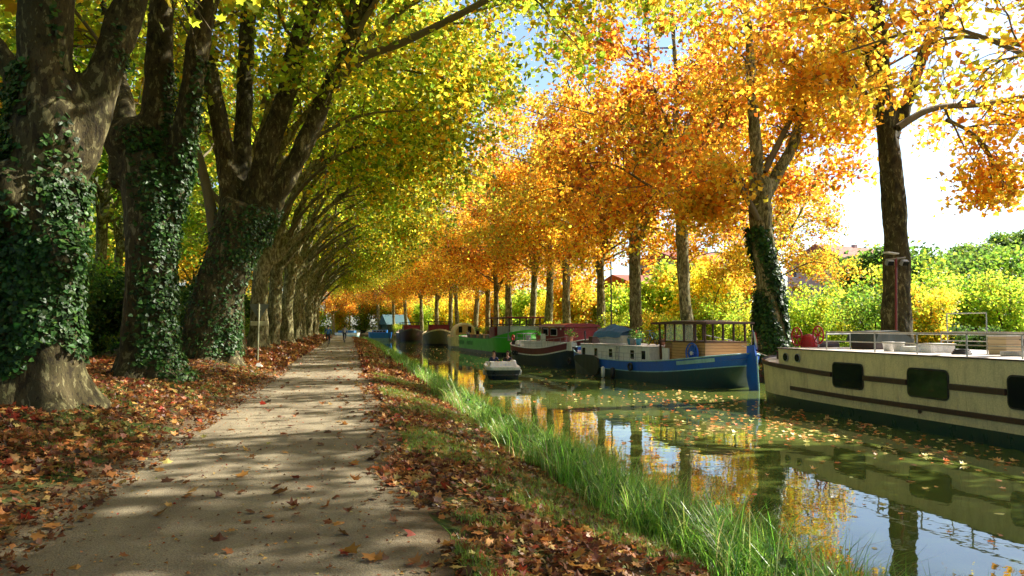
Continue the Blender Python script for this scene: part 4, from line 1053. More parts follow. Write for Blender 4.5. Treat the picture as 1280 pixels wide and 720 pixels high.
def rrect(cy, cz, w, h, r, x, n=4):
    P = []
    for (sy, sz, a0) in ((1, 1, 0), (-1, 1, 90), (-1, -1, 180), (1, -1, 270)):
        for i in range(n + 1):
            a = R(a0 + 90 * i / n); P.append((x, cy + sy * (w / 2 - r) + r * math.cos(a), cz + sz * (h / 2 - r) + r * math.sin(a)))
    return P

def window_side(parent, x, cy, cz, w, h, r=.12, frame=P_BLACK, glass=None, out=-1, th=.03):
    a = MB().prism(rrect(cy, cz, w + .08, h + .08, r + .03, x), (out * th, 0, 0)).build('window', frame, parent)
    MB().prism(rrect(cy, cz, w, h, r, x + out * (th - .004)), (out * .012, 0, 0)).build('pane', glass or M_GLASS, a)
    return a

def handwheel(name, loc, R_, mat, label, rz=0, spokes=6, cat='wheel', tilt=0, parent=None, axis='x'):
    mb = MB(); mb.ring((0, 0, 0), R_, .022, 0, axis, 28)
    for k in range(spokes):
        a = k / spokes * 2 * PI; d = {'x': (0, math.cos(a), math.sin(a)), 'y': (math.cos(a), 0, math.sin(a))}[axis]
        mb.tube([(d[0] * .04, d[1] * .04, d[2] * .04), tuple(c * R_ for c in d)], .014, 0, 6)
    mb.lathe((0, 0, 0), [(.05, -.05), (.06, 0), (.05, .05)], 0, 10, axis)
    o = mb.build(name, mat, parent, True); o.location = loc; o.rotation_euler = (tilt, 0, rz)
    if label and parent is None: tag(o, label, cat)
    return o

def bollards(parent, x, y, z, mat=P_BROWN, h=.32, r=.09, gap=.34):
    for d in (-gap / 2, gap / 2):
        MB().lathe((x, y + d, z), [(r * 1.2, 0), (r, .03), (r, h - .05), (r * 1.25, h - .04), (r * 1.25, h)], 0, 14).build('bollard', mat, parent, True)

def pot(loc, mat, label, r=.16, h=.3, plant_=False, seed=1, rz=0):
    t = empty('flower_pot' if plant_ else 'bucket', loc, rz, label, 'flower pot' if plant_ else 'bucket')
    MB().lathe((0, 0, 0), [(r * .7, 0), (r, h), (r * 1.1, h), (r * 1.1, h + .03)], 0, 14).build('pot' if plant_ else 'body', mat, t, True)
    if plant_:
        r_ = np.random.default_rng(seed); C = r_.normal(size=(160, 3)) * np.array([.16, .16, .14]) + np.array([0, 0, h + .22])
        V, F, T = leaves_np(r_, C, .10, palette(r_, 160, [(.08, .17, .03), (.14, .24, .05), (.4, .08, .05)], [3, 2, .6]), T_IVY); link('foliage', np_mesh('foliage', V, F, M_LEAF, tint=T), t)
    else: MB().ring((0, 0, h), r, .008, 0, 'y', 16, 5, 0, PI).build('handle', P_GREY, t)
P_POTBLUE = paint('pot_blue', (.05, .28, .42), .5)
# ================================================================== cream barge (nearest, right)
def cream_barge():
    t = empty('barge', (17.2, 10.3, ZW), 0, 'long cream barge with brown stripes and black windows, nearest moored boat', 'barge')
    L, B = 33.8, 4.9
    zs = lambda u: 1.36 + .34 * max(0, (u - .60) / .4) ** 1.6 + .2 * max(0, (-u - .7) / .3) ** 2
    st = lambda u: .36 + .12 * max(0, (u - .6) / .4) ** 2
    mb, w = hull(L, B, zs, [(lambda u: .02, 0), (st, 1), (lambda u: zs(u) - .14, 1)], None, bow=3.0, stern=2.4, ub=.80, us=.8, rb=.25, rs=.5, flare=.05, zb=-.6, ns=72, deck=lambda u: zs(u) - .05, deckmat=3)
    # bands: below st green, cream, strake brown on top
    N = len([1]); 
    mb.m = [m for m in mb.m]
    nloop = 72 * 2
    for k in range(nloop): mb.m[3 * nloop + k] = 2
    mb.build('hull', [P_DKGREEN, P_CREAM, P_BROWN, P_DECK], t, True)
    # proud rubbing strakes
    s1 = MB()
    for side in (-1, 1):
        for zz, u0, u1, ww, hh in ((lambda u: zs(u) - .07, -.97, .995, .05, .08), (lambda u: .66 + .10 * max(0, (u - .6) / .4), -.9, .78, .035, .07)):
            P = rail_line(w, L, B, zz, u0, u1, side, 90, -.015)
            runs = [[]]
            wins = [y_ - 10.6 for y_ in (20.75, 17.5, 14.3, 11.1, 7.8, 4.5, 1.2)] if zz(0) > 1.0 and side < 0 else []
            P = rail_line(w, L, B, zz, u0, u1, side, 700, -.015)
            for p in P:
                if any(abs(p[1] - q) < .735 for q in wins):
                    if runs[-1]: runs.append([])
                else: runs[-1].append(p)
            for P in runs:
                if len(P) < 2: continue
                V = []
                for p in P: V += [(p[0], p[1], p[2] - hh), (p[0] + side * ww, p[1], p[2] - hh * .8), (p[0] + side * ww, p[1], p[2] + hh * .8), (p[0], p[1], p[2] + hh)]
                s1.add(V, [(4 * i + j, 4 * i + j + 1, 4 * i + 5 + j, 4 * i + 4 + j) for i in range(len(P) - 1) for j in range(3)] + [(0, 1, 2, 3), tuple(4 * (len(P) - 1) + j for j in range(4))])
    s1.build('rubbing_strake', P_BROWN, t)
    s2 = MB(); P = rail_line(w, L, B, lambda u: 1.13 + .25 * max(0, (u - .9) / .1), .925, .985, -1, 12, -.02)
    V = []
    for p in P: V += [(p[0], p[1], p[2] - .08), (p[0] - .03, p[1], p[2] - .07), (p[0] - .03, p[1], p[2] + .07), (p[0], p[1], p[2] + .08)]
    s2.add(V, [(4 * i + j, 4 * i + j + 1, 4 * i + 5 + j, 4 * i + 4 + j) for i in range(len(P) - 1) for j in range(3)]); s2.build('bow_plate', P_BROWN, t)
    sm_ = MB()
    for u in np.arange(-.9, .74, .125):
        sm_.box((-B / 2 - .001, u * L / 2, .86), (.012, .018, .74), 0)
        for zz in (.5, .56, .62, .80, .90, 1.0, 1.1): sm_.lathe((-B / 2 - .004, u * L / 2 + .05, zz), [(.009, -.006), (.005, .004)], 0, 6, 'x')
    sm_.build('plate_seam', P_CREAM, t)
    ex = MB()
    for yy_, zz in ((-3.0, .55), (2.4, .52), (7.2, .56)): ex.lathe((-B / 2 - .01, yy_, zz), [(.06, -.012), (.06, .012), (.04, .012)], 0, 14, 'x')
    ex.build('outlet', P_BROWN, t)
    # cabin continuing the hull side
    y1, y0 = 14.15, -14.5; x = B / 2 - .012; zt = 2.02
    c = MB(); out = []
    for side in (-1, 1):
        pass
    prof = [(-x, y0), (-x, y1 - .25), (-x + .12, y1), (x - .12, y1), (x, y1 - .25), (x, y0)]
    n = len(prof)
    c.add([(a, b, 1.20) for a, b in prof] + [(a, b, zt) for a, b in prof], [(i, (i + 1) % n, n + (i + 1) % n, n + i) for i in range(n)], 0)
    c.add([(a, b, zt - .001) for a, b in prof], [tuple(range(n))], 1)
    c.build('cabin', [P_CREAM, P_DECK], t)
    e = MB(); prof2 = [(a * 1.012, b * 1.003) for a, b in prof]
    e.add([(a, b, zt - .005) for a, b in prof2] + [(a, b, zt + .03) for a, b in prof2], [(i, (i + 1) % n, n + (i + 1) % n, n + i) for i in range(n)] + [tuple(range(n, 2 * n))], 0)
    e.m[-1] = 1
    e.build('roof', [P_BROWN, P_DECK], t)
    xs_ = -B / 2 - .005
    for cy_ in (20.75, 17.5, 14.3, 11.1, 7.8, 4.5, 1.2):
        window_side(t, xs_, cy_ - 10.6, 1.31, 1.38, .70, .12, th=.022)
    for cy_ in (24.05, 23.35):
        o = MB().lathe((xs_ - .02, cy_ - 10.6, 1.74), [(.15, -.015), (.15, .015), (.13, .02)], 0, 20, 'x').build('porthole', P_GREY, t)
        MB().lathe((xs_ - .035, cy_ - 10.6, 1.74), [(.125, -.012), (.125, .008)], 0, 20, 'x').build('pane', M_GLASS, o)
    # roof railing
    yy = [22.2, 19.9, 18.2, 16.5, 14.9, 13.2, 11.5, 9.8, 8.1, 6.4, 4.7, 3.0]
    rmb = MB(); railing(rmb, [(-2.15, y - 10.6, zt + .03) for y in yy], .56, .023)
    rmb.tube([(-2.15, 22.2 - 10.6, zt + .53), (-1.0, 22.6 - 10.6, zt + .53)], .02); rmb.tube([(-1.0, 22.6 - 10.6, zt), (-1.0, 22.6 - 10.6, zt + .53)], .018)
    railing(rmb, [(2.15, y - 10.6, zt + .03) for y in yy], .56, .023)
    for y in (17.9, 19.3): rmb.tube([(-.2, y - 10.6, zt), (-.2, y - 10.6, zt + 1.15)], .016)
    rmb.tube([(-.2, 17.9 - 10.6, zt + 1.15), (-.2, 19.3 - 10.6, zt + 1.15)], .016)
    rmb.build('railing', P_RAIL, t)
    # foredeck gear
    bollards(t, -1.25, 15.6, 1.5, P_BROWN, .38, .12, .42); bollards(t, 1.5, 15.2, 1.42)
    hb = MB(); hb.box((.0, 14.85, 1.72), (1.7, .6, .62), 0, bev=.08); hb.lathe((-.1, 15.0, 2.08), [(.05, -.75), (.18, -.7), (.18, .7), (.05, .75)], 0, 14, 'x')
    hb.build('windlass', P_BROWN, t)
    wm = MB(); wm.ring((-.95, 15.15, 2.42), .33, .032, 0, 'x', 26); wm.lathe((-.95, 15.15, 2.42), [(.06, -.1), (.06, .1)], 0, 10, 'x')
    for k in range(6):
        a = k * PI / 3; wm.tube([(-.95, 15.15, 2.42), (-.95, 15.15 + .33 * math.cos(a), 2.42 + .33 * math.sin(a))], .024, 0, 5)
    wm.lathe((-.75, 14.7, 2.16), [(.10, -.14), (.34, -.13), (.37, 0), (.34, .13), (.10, .14)], 0, 18, 'x')
    wm.build('winch_wheel', P_WRED, t, True)
    w2 = MB(); w2.ring((-1.2, 13.45, 2.50), .30, .03, 0, 'x', 26); w2.lathe((-1.2, 13.45, 2.50), [(.05, -.06), (.05, .06)], 0, 10, 'x')
    for k in range(6):
        a = k * PI / 3 + .3; w2.tube([(-1.2, 13.45, 2.50), (-1.2, 13.45 + .30 * math.cos(a), 2.50 + .30 * math.sin(a))], .022, 0, 5)
    w2.build('winch_wheel', P_WRED, t, True)
    MB().tube([(-1.2, 13.45, zt), (-1.2, 13.45, 2.50)], .03).build('wheel_post', P_GREY, t)
    ch = MB().tube([(-.6, 15.0, 1.75), (-1.0, 15.7, 1.95), (-1.1, 15.9, 2.15)], .03).build('davit_bar', P_BLACK, t)
    # low hatches and lights on the roof
    for (x_, y_, sx, sy, h, m_) in ((-.6, 9.2, 1.2, .9, .16, P_WHITE), (-.4, 5.6, 1.0, 1.2, .12, P_DECK), (-.5, 2.2, 1.2, 1.0, .14, P_WHITE), (.3, -1.5, 1.2, 1, .14, P_DECK)):
        MB().box((x_, y_, zt + .03 + h / 2), (sx, sy, h), 0, bev=.03).build('roof_hatch', m_, t)
    return t, zt
barge, ZT = cream_barge()
bz = ZW + ZT + .03
# things standing on the barge roof
def at_roof(px, Y, z=bz): p = atY(px, 400, Y); return (p.x, Y, z)
x, y, z = 17.3, 22.3, bz
tp = empty('covered_box', (x, y, z), .2, 'black tarpaulin covered locker on the barge roof behind the wheel', 'locker')
MB().box((0, 0, .14), (1.5, 1.0, .28), 0, bev=.03).build('box', P_BROWN, tp)
c_ = MB(); c_.prism([(-.85, -.6, .26), (.85, -.6, .18), (.9, -.6, .32), (.15, -.6, .62), (-.7, -.6, .58)], (0, 1.2, 0)); c_.build('cover', P_DTARP, tp)
def tub(x, y, label, r=.17, h=.26):
    o = MB().lathe((0, 0, 0), [(r * .75, 0), (r, h), (r * 1.08, h), (r * 1.08, h + .02)], 0, 16).build('tub', P_WHITE, None, True); o.location = (x, y, bz); tag(o, label, 'tub')
tub(16.1, 20.35, 'small white round tub on the barge roof next to the black locker')
tub(16.05, 19.85, 'second small white tub, nearer the dark plane trunk')
def plank_bench(x, y, rz, label, mat=W_DARK):
    t = empty('bench', (x, y, bz), rz, label, 'bench')
    s = MB(); [s.box((0, -.16 + .16 * i, .40), (1.3, .13, .03), 0, bev=.006) for i in range(3)]; s.build('seat', mat, t)
    b = MB(); [b.box((0, .28 + .03 * i, .52 + .15 * i), (1.3, .03, .11), 0, bev=.006) for i in range(3)]; b.build('backrest', mat, t)
    for sx in (-.55, .55):
        MB().box((sx, -.16, .19), (.06, .06, .38), 0).build('leg', mat, t); MB().box((sx, .24, .45), (.06, .06, .9), 0, rx=-.08).build('leg', mat, t)
plank_bench(17.6, 16.2, R(150), 'dark slatted wooden bench on the barge roof')
def roof_box(x, y, sx, sy, h, mat, label, rz=0, name='storage_box', cat='box'):
    t = empty(name, (x, y, bz), rz, label, cat)
    MB().box((0, 0, h / 2 - .02), (sx, sy, h - .04), 0, bev=.02).build('body', mat, t); MB().box((0, 0, h - .01), (sx + .05, sy + .05, .06), 0, bev=.015).build('lid', P_WHITE, t)
roof_box(16.6, 19.0, .9, .5, .24, P_WHITE, 'low white lidded box on the barge roof under the railing', .1)
roof_box(17.5, 17.35, 1.1, .5, .52, W_PALE, 'pale wooden chest on the barge roof beside the slatted bench', .2)
roof_box(17.3, 14.7, .7, .5, .34, P_DTARP, 'dark storage box on the barge roof right of the bench', .1)
sp_ = empty('coiled_gear', (16.0, 17.4, bz), 0, 'dark coil of rope lying on the barge roof', 'rope')
for k in range(3): MB().ring((0, 0, .03 + .045 * k), .22 - .03 * k, .028, 0, 'z', 24).build('coil', P_BLACK, sp_, True)
cp = empty('awning', (18.3, 14.9, bz), R(5), 'white topped sun canopy on the barge roof at the right edge', 'awning')
MB().prism([(-.9, -.7, .86), (.9, -.7, .86), (.9, -.7, .93), (.3, -.7, 1.12), (-.75, -.7, 1.08), (-.9, -.7, .93)], (0, 1.4, 0)).build('canopy', P_WHITE, cp)
for sx in (-.82, .82):
    for sy in (-.62, .62): MB().tube([(sx, sy, 0), (sx, sy, .87)], .022).build('pole', P_GREY, cp)
MB().box((0, 0, .42), (1.3, .7, .05), 0, bev=.01).build('table_top', P_GREY, cp)

# ================================================================== blue barge with wooden wheelhouse
def blue_boat():
    bow = Vector((14.6, 46.6)); ste = Vector((17.35, 31.2)); d = bow - ste; L = d.length + .6; c = (bow + ste) / 2
    t = empty('barge', (c.x, c.y, ZW), -math.atan2(d.x, d.y), 'cobalt blue and grey barge with wooden wheelhouse and blue tarpaulin', 'barge')
    B = 4.0
    zs = lambda u: .98 + .55 * max(0, (u - .1) / .9) ** 2 + .60 * max(0, (-u) / 1.0) ** 2
    band = lambda u: zs(u) - .46 - .06 * max(0, -u)
    mb, w = hull(L, B, zs, [(lambda u: .0, 0), (lambda u: band(u) - .05, 2), (band, 1)], None, bow=2.0, stern=2.8, ub=.35, us=.5, rb=.5, rs=1.5, flare=.10, zb=-.6, ns=60, deck=lambda u: zs(u) - .22, deckmat=3)
    mb.build('hull', [P_TEAL, P_BLUE, P_PALEBLUE, P_DECK], t, True)
    cr = MB()
    for side in (-1, 1): cr.tube(rail_line(w, L, B, lambda u: zs(u) + .01, -1, 1, side, 60), .035, 0, 6)
    cr.build('cap_rail', P_PALEBLUE, t, True)
    h = L / 2
    # rudder
    MB().prism([(-.04, -h - .05, -.3), (-.04, -h - .55, -.3), (-.04, -h - .42, 1.55), (-.04, -h - .3, 1.98), (-.04, -h + .15, 1.93), (-.04, -h + .2, .6)], (.09, 0, 0)).build('rudder', P_BLUE, t)
    MB().tube([(-.0, -h - .58, -.3), (0, -h - .46, 1.5)], .03).build('rudder_edge', P_PALEBLUE, t)
    # white cabin
    zd = .80; cab = MB(); x = 1.45; yb, ya = 5.3, -2.2
    cab.prism([(-x, ya, zd), (-x, yb, zd), (-x + .35, yb + .5, zd), (x - .35, yb + .5, zd), (x, yb, zd), (x, ya, zd)], (0, 0, .92)); cab.build('cabin', P_WHITE, t)
    MB().prism([(-x - .06, ya, zd + .92), (-x - .06, yb, zd + .92), (-x + .3, yb + .58, zd + .92), (x - .3, yb + .58, zd + .92), (x + .06, yb, zd + .92), (x + .06, ya, zd + .92)], (0, 0, .06)).build('roof', P_DECK, t)
    for cy_ in (4.9, 3.4, 1.7, -.6, -1.7): window_side(t, -x - .003, cy_, zd + .52, .36, .44, .04, P_WHITE)
    # fore bulwark gear and windlass
    wl = MB(); wl.box((0, 6.6, 1.45), (.9, .5, .5), 0, bev=.06); wl.lathe((0, 6.6, 1.75), [(.04, -.6), (.2, -.55), (.2, .55), (.04, .6)], 0, 12, 'x'); wl.tube([(-.3, 6.9, 1.3), (-.2, 7.2, 2.5)], .05); wl.tube([(.4, 6.3, 1.3), (.3, 6.3, 2.2)], .04)
    wl.ring((.62, 6.6, 1.75), .3, .03, 0, 'x', 18); wl.build('windlass', P_BLACK, t)
    MB().box((-.2, 5.65, 1.98), (.9, .45, .42), 0, bev=.03).build('locker', P_BROWN, t)
    bollards(t, -1.0, 7.0, 1.2, P_BLACK)
    # leeboard
    lb = [(0, .25)] ; P = []
    for k in range(14):
        a = PI * k / 13; P.append((-B / 2 - .10, 3.1 - .95 * math.cos(a) * 1.0 - .1, .62 - .92 * math.sin(a) ** .8))
    P = [(-B / 2 - .12, 4.9, .93), (-B / 2 - .12, 4.6, 1.12), (-B / 2 - .12, 3.6, 1.2), (-B / 2 - .12, 2.4, 1.18), (-B / 2 - .12, 1.9, 1.02), (-B / 2 - .12, 1.75, .6), (-B / 2 - .12, 1.95, .2), (-B / 2 - .12, 2.3, .05), (-B / 2 - .12, 3.1, .25), (-B / 2 - .12, 4.1, .6)]
    MB().prism(P, (-.09, 0, 0)).build('leeboard', P_LEE, t)
    # side stanchion rail
    rl_ = MB(); pts = rail_line(w, L, B, zs, -.28, .30, -1, 9, .05); railing(rl_, pts, .42, .011, mids=(.5,)); rl_.build('railing', P_GREY, t)
    # fenders
    MB().lathe((-B / 2 - .16, 1.35, .05), [(.03, -.05), (.10, 0), (.11, .25), (.10, .5), (.03, .56)], 0, 12).build('fender', P_WHITE, t, True)
    MB().lathe((-B / 2 - .16, .3, .05), [(.03, -.05), (.12, 0), (.13, .25), (.12, .5), (.03, .56)], 0, 12).build('fender', P_BLACK, t, True)
    for y_ in (-1.4, 5.6): MB().ring((-B / 2 - .10, y_, .72), .17, .06, 0, 'x', 16).build('tyre_fender', P_RUBBER, t, True)
    # wheelhouse: planked sides, posts, roof on top
    wy0, wy1, wx = -6.5, -2.7, 1.18; zb_ = 1.0
    wh = empty('wheelhouse', (0, 0, 0)); bpy.data.objects.remove(wh)
    body = MB(); body.prism([(-wx, wy0, zb_), (-wx, wy1 - 1.15, zb_), (wx, wy1 - 1.15, zb_), (wx, wy0, zb_)], (0, 0, 1.05))
    body.prism([(-wx + .35, wy1 - 1.15, zb_), (-wx + .35, wy1, zb_), (wx, wy1, zb_), (wx, wy1 - 1.15, zb_)], (0, 0, 1.0))
    body.build('wheelhouse', W_OAK, t)
    MB().box((-wx - .02, wy1 - .62, zb_ + .35), (.06, .55, .75), 0).build('door', P_WHITE, t)
    posts = [-6.42, -5.6, -4.8, -4.0, -3.2]
    for y_ in posts:
        MB().box((-wx + .05, y_, zb_ + 1.48), (.07, .09, .9), 0).build('post', W_DARK, t)
        MB().box((wx - .05, y_, zb_ + 1.48), (.07, .09, .9), 0).build('post', W_DARK, t)
    for y_ in (wy1 + .05,): 
        for sx in (-1, 1): MB().box((sx * (wx - .1), y_, zb_ + 1.05), (.07, .09, 1.8), 0, rx=-.06).build('post', W_DARK, t)
    MB().box((0, -4.62, zb_ + 1.07), (2 * wx + .06, 3.9, .05), 0).build('sill', W_DARK, t)
    for i in range(1, 4):
        MB().box((-wx + .05, (posts[i] + posts[i + 1]) / 2, zb_ + 1.50), (.012, abs(posts[i + 1] - posts[i]) - .12, .78), 0).build('pane', M_CLEAR, t)
    MB().prism([(-wx - .18, wy0 - .35, zb_ + 1.90), (-wx - .18, wy1 + .45, zb_ + 1.90), (-wx - .18, wy1 + .45, zb_ + 2.0), (-wx - .18, (wy0 + wy1) / 2, zb_ + 2.06), (-wx - .18, wy0 - .35, zb_ + 2.0)], (2 * wx + .36, 0, 0)).build('wheelhouse_roof', W_DARK, t)
    MB().box((0, (wy0 + wy1) / 2, zb_ + 2.075), (1.6, 2.6, .03), 0).build('roof_panel', P_DECK, t)
    # steering wheel outside, blue
    sw = MB(); sw.ring((-wx - .2, -5.75, 1.55), .46, .035, 0, 'x', 28); sw.lathe((-wx - .2, -5.75, 1.55), [(.09, -.06), (.09, .06)], 1, 12, 'x')
    for k in range(8):
        a = k * PI / 4; sw.tube([(-wx - .2, -5.75, 1.55), (-wx - .2, -5.75 + .5 * math.cos(a), 1.55 + .5 * math.sin(a))], .022, 0, 5)
    sw.lathe((-wx - .14, -5.75, 1.55), [(.38, -.02), (.38, .02)], 0, 24, 'x'); sw.build('steering_wheel', [P_BLUE, P_WHITE], t)
    # name board at the quarter
    nb = MB(); V = []
    Pn = rail_line(w, L, B, lambda u: zs(u) - .16, -.90, -.66, -1, 8, -.03)
    for p in Pn: V += [(p[0], p[1], p[2] - .09), (p[0] - .02, p[1], p[2] + .09)]
    nb.add(V, [(2 * i, 2 * i + 2, 2 * i + 3, 2 * i + 1) for i in range(7)]); nb.build('name_board', P_PALEBLUE, t)
    # stepping ladder
    ld = MB(); ld.tube([(-x - .12, .7, .9), (-x - .02, .7, 1.75)], .018); ld.tube([(-x - .12, 1.05, .9), (-x - .02, 1.05, 1.75)], .018)
    for k in range(4): ld.tube([(-x - .1, .7, 1.0 + .2 * k), (-x - .1, 1.05, 1.0 + .2 * k)], .014)
    ld.build('ladder', P_GREY, t)
    return t
bb = blue_boat()
bM = bb.matrix_basis.copy()
def on(boatM, x, y, z): return boatM @ Vector((x, y, z))
bM = Matrix.Translation(bb.location) @ Euler((0, 0, bb.rotation_euler.z)).to_matrix().to_4x4()
# mast, dinghy under tarpaulin, clutter, flag : things resting on the boat
p = on(bM, 0, 4.2, 1.75)
o = MB().tube([(0, 0, 0), (0, 0, 5.05)], [.06, .035]).build('mast', P_BROWN, None); o.location = p; tag(o, 'slim brown mast standing on the blue barge behind the tarpaulin', 'mast')
p = on(bM, -.4, 3.1, 1.80)
dg = empty('dinghy', p, bb.rotation_euler.z + .1, 'small white dinghy under a blue tarpaulin on the barge cabin roof', 'dinghy')
mb_, _w = hull(3.0, 1.3, lambda u: .48 + .12 * max(0, u) ** 2, [(lambda u: .1, 0)], None, bow=2, stern=3, ub=.2, us=.8, rb=.3, rs=.1, flare=.35, zb=0.02, ns=24, deckmat=0)
mb_.build('hull', P_WHITE, dg, True)
tpn = []
nx_, ny_ = 9, 13
for j in range(ny_):
    for i in range(nx_):
        u = -1 + 2 * i / (nx_ - 1); v = -1 + 2 * j / (ny_ - 1)
        ww = .78 * (1 - .35 * max(0, v) ** 2); z_ = .60 + .55 * (1 - abs(u)) * (1 - .55 * abs(v - .0)) - (.22 if abs(u) > .99 else 0) + .03 * math.sin(7 * v + 3 * u)
        tpn.append((u * ww, v * 1.55, z_))
MB().add(tpn, [(j * nx_ + i, j * nx_ + i + 1, (j + 1) * nx_ + i + 1, (j + 1) * nx_ + i) for j in range(ny_ - 1) for i in range(nx_ - 1)]).build('tarpaulin', P_TARP, dg)
for i, (xx, yy_, m_, lab, pl) in enumerate([(-.9, -.3, P_POTBLUE, 'blue pot with a plant on the barge cabin roof nearest the wheelhouse', True), (-.7, .9, P_POTBLUE, 'blue bucket on the barge cabin roof in the middle of the clutter', False), (-.2, 1.3, P_TERRA, 'terracotta pot with a plant next to the tarpaulin', True), (-.9, .3, P_GREY, 'grey pail between the blue bucket and the plant', False), (.2, -.9, P_TERRA, 'terracotta pot with a plant beside the wheelhouse front', True)]):
    pot(on(bM, xx, yy_, 1.79), m_, lab, .17, .32, pl, i + 5)
bk = empty('bicycle_on_roof', on(bM, .3, .2, 1.79), bb.rotation_euler.z, 'folded bicycle leaning among the pots on the blue barge', 'bicycle')
bk.name = 'bicycle'
for yy_ in (-.42, .42):
    wq = MB().ring((0, yy_, .30), .28, .018, 0, 'x', 24).build('wheel', P_RUBBER, bk, True)
    m_ = MB()
    for k in range(6): m_.tube([(0, yy_, .30), (0, yy_ + .28 * math.cos(k * PI / 3), .30 + .28 * math.sin(k * PI / 3))], .004, 0, 4)
    m_.build('spokes', P_GREY, wq)
f_ = MB(); f_.tube([(0, -.42, .3), (0, -.15, .65), (0, .3, .65), (0, .42, .3)], .016); f_.tube([(0, -.15, .65), (0, 0, .3), (0, .3, .65)], .014); f_.tube([(-.2, .33, .78), (.2, .33, .78)], .012); f_.tube([(0, .3, .65), (0, .33, .78)], .012); f_.build('frame', P_POTBLUE, bk)
# flag at the stern
fl = empty('flag', on(bM, .15, -8.0, 1.7), bb.rotation_euler.z, 'furled blue white and red flag at the stern of the blue barge', 'flag')
MB().tube([(0, 0, -.2), (0, -.15, 1.15)], .014).build('staff', W_PALE, fl)
fm = MB(); V = []
for j in range(9):
    for i in range(7):
        u = i / 6; V.append((.03 * math.sin(u * 9 + j * .4) + .02, -.12 - .02 * j - u * .26 + .02, .95 - j * .10 - .16 * u))
Fq = [(j * 7 + i, j * 7 + i + 1, (j + 1) * 7 + i + 1, (j + 1) * 7 + i) for j in range(8) for i in range(6)]
fm.add(V, Fq); fm.m = [[0, 0, 1, 1, 2, 2][k % 6] for k in range(len(Fq))]
fm.build('cloth', [P_BLUE, P_WHITE, P_WRED], fl, True)

# ================================================================== red topped white and navy barge
P_NAVY = paint('navy_paint', (.012, .03, .045), .35); P_MAROON = paint('maroon_paint', (.16, .02, .03), .4)
def red_boat():
    bow = Vector((13.3, 59.0)); ste = Vector((15.8, 47.8)); d = bow - ste; L = d.length + .3; c = (bow + ste) / 2
    t = empty('barge', (c.x, c.y, ZW), -math.atan2(d.x, d.y), 'navy and maroon barge with dark red wheelhouse, moored behind the blue barge', 'barge')
    B = 3.9; zs = lambda u: 1.25 + .42 * max(0, u) ** 2 + .75 * max(0, -u) ** 2
    mb, w = hull(L, B, zs, [(lambda u: 0., 0), (lambda u: zs(u) - .52, 1), (lambda u: zs(u) - .44, 2)], None, bow=2, stern=2.2, ub=.4, us=.45, rb=.35, rs=1.3, flare=.1, zb=-.6, ns=50, deck=lambda u: zs(u) - .15, deckmat=3)
    mb.build('hull', [P_NAVY, P_WHITE, P_MAROON, P_WHITE], t, True)
    cr = MB(); [cr.tube(rail_line(w, L, B, lambda u: zs(u), -1, 1, s_, 50), .035, 0, 6) for s_ in (-1, 1)]; cr.build('cap_rail', P_WHITE, t, True)
    # long white coaming with hand rail
    V = []
    MB().prism([(-1.5, 2.6, 1.2), (-1.5, -5.2, 1.2), (1.5, -5.2, 1.2), (1.5, 2.6, 1.2)], (0, 0, .55)).build('cabin', P_WHITE, t)
    rl_ = MB(); railing(rl_, [(-1.66, y, 1.3 + .02 * (y - 2) ** 2 * .35) for y in np.linspace(2.4, -4.9, 9)], .5, .014); rl_.build('railing', P_RAIL, t)
    # wheelhouse
    MB().box((0, -2.2, 2.25), (2.6, 3.4, 1.0), 0, bev=.03).build('wheelhouse', P_RED, t)
    o = MB().prism([(-1.4, -4.0, 2.72), (-1.4, -.35, 2.72), (-1.3, -.35, 2.86), (-.7, -.35, 2.96), (.7, -.35, 2.96), (1.3, -.35, 2.86), (1.4, -.35, 2.72)][0:2] , (2.8, 0, .01))
    rf = MB(); pr = [(-1.45, 0, 2.76), (-1.3, 0, 2.90), (-.7, 0, 3.0), (.7, 0, 3.0), (1.3, 0, 2.9), (1.45, 0, 2.76)]
    rf.prism([(p[0], -4.1, p[2]) for p in pr], (0, 3.9, 0)); rf.build('wheelhouse_roof', P_RED, t)
    window_side(t, -1.305, -1.2, 2.4, .7, .42, .03, P_WHITE); window_side(t, -1.305, -2.4, 2.4, .9, .42, .03, P_WHITE)
    MB().box((-1.34, -.85, 2.0), (.06, .7, .55), 0, bev=.01).build('panel', P_WHITE, t)
    MB().lathe((-1.36, -3.5, 2.62), [(.07, -.02), (.08, .03)], 0, 12, 'x').build('lamp', P_WHITE, t)
    # white pilot frame near the bow
    MB().lathe((-.3, 3.9, 1.55), [(.85, -.25), (.95, -.05), (.9, .1), (.5, .18)], 0, 20).build('forward_hatch', P_WHITE, t, True)
    fr = MB()
    for (a, b) in ((-.9, 3.3), (.3, 3.3), (-.9, 4.5), (.3, 4.5)): fr.tube([(a, b, 1.6), (a, b, 2.25)], .03, 0, 6)
    fr.tube([(-.9, 3.3, 2.25), (.3, 3.3, 2.25), (.3, 4.5, 2.25), (-.9, 4.5, 2.25), (-.9, 3.3, 2.25)], .03, 0, 6); fr.build('rail_frame', P_GREY, t)
    lf = MB().ring((-.9, 5.2, 1.9), .2, .06, 0, 'x', 20).build('lifebuoy', P_WRED, t, True)
    bollards(t, -1.1, 4.6, 1.4, P_BLACK)
    for y_ in (2.6, 2.1): MB().ring((-B / 2 - .12, y_, .85), .15, .055, 0, 'x', 16).build('tyre_fender', P_RUBBER, t, True)
    return t
rb_o = red_boat()

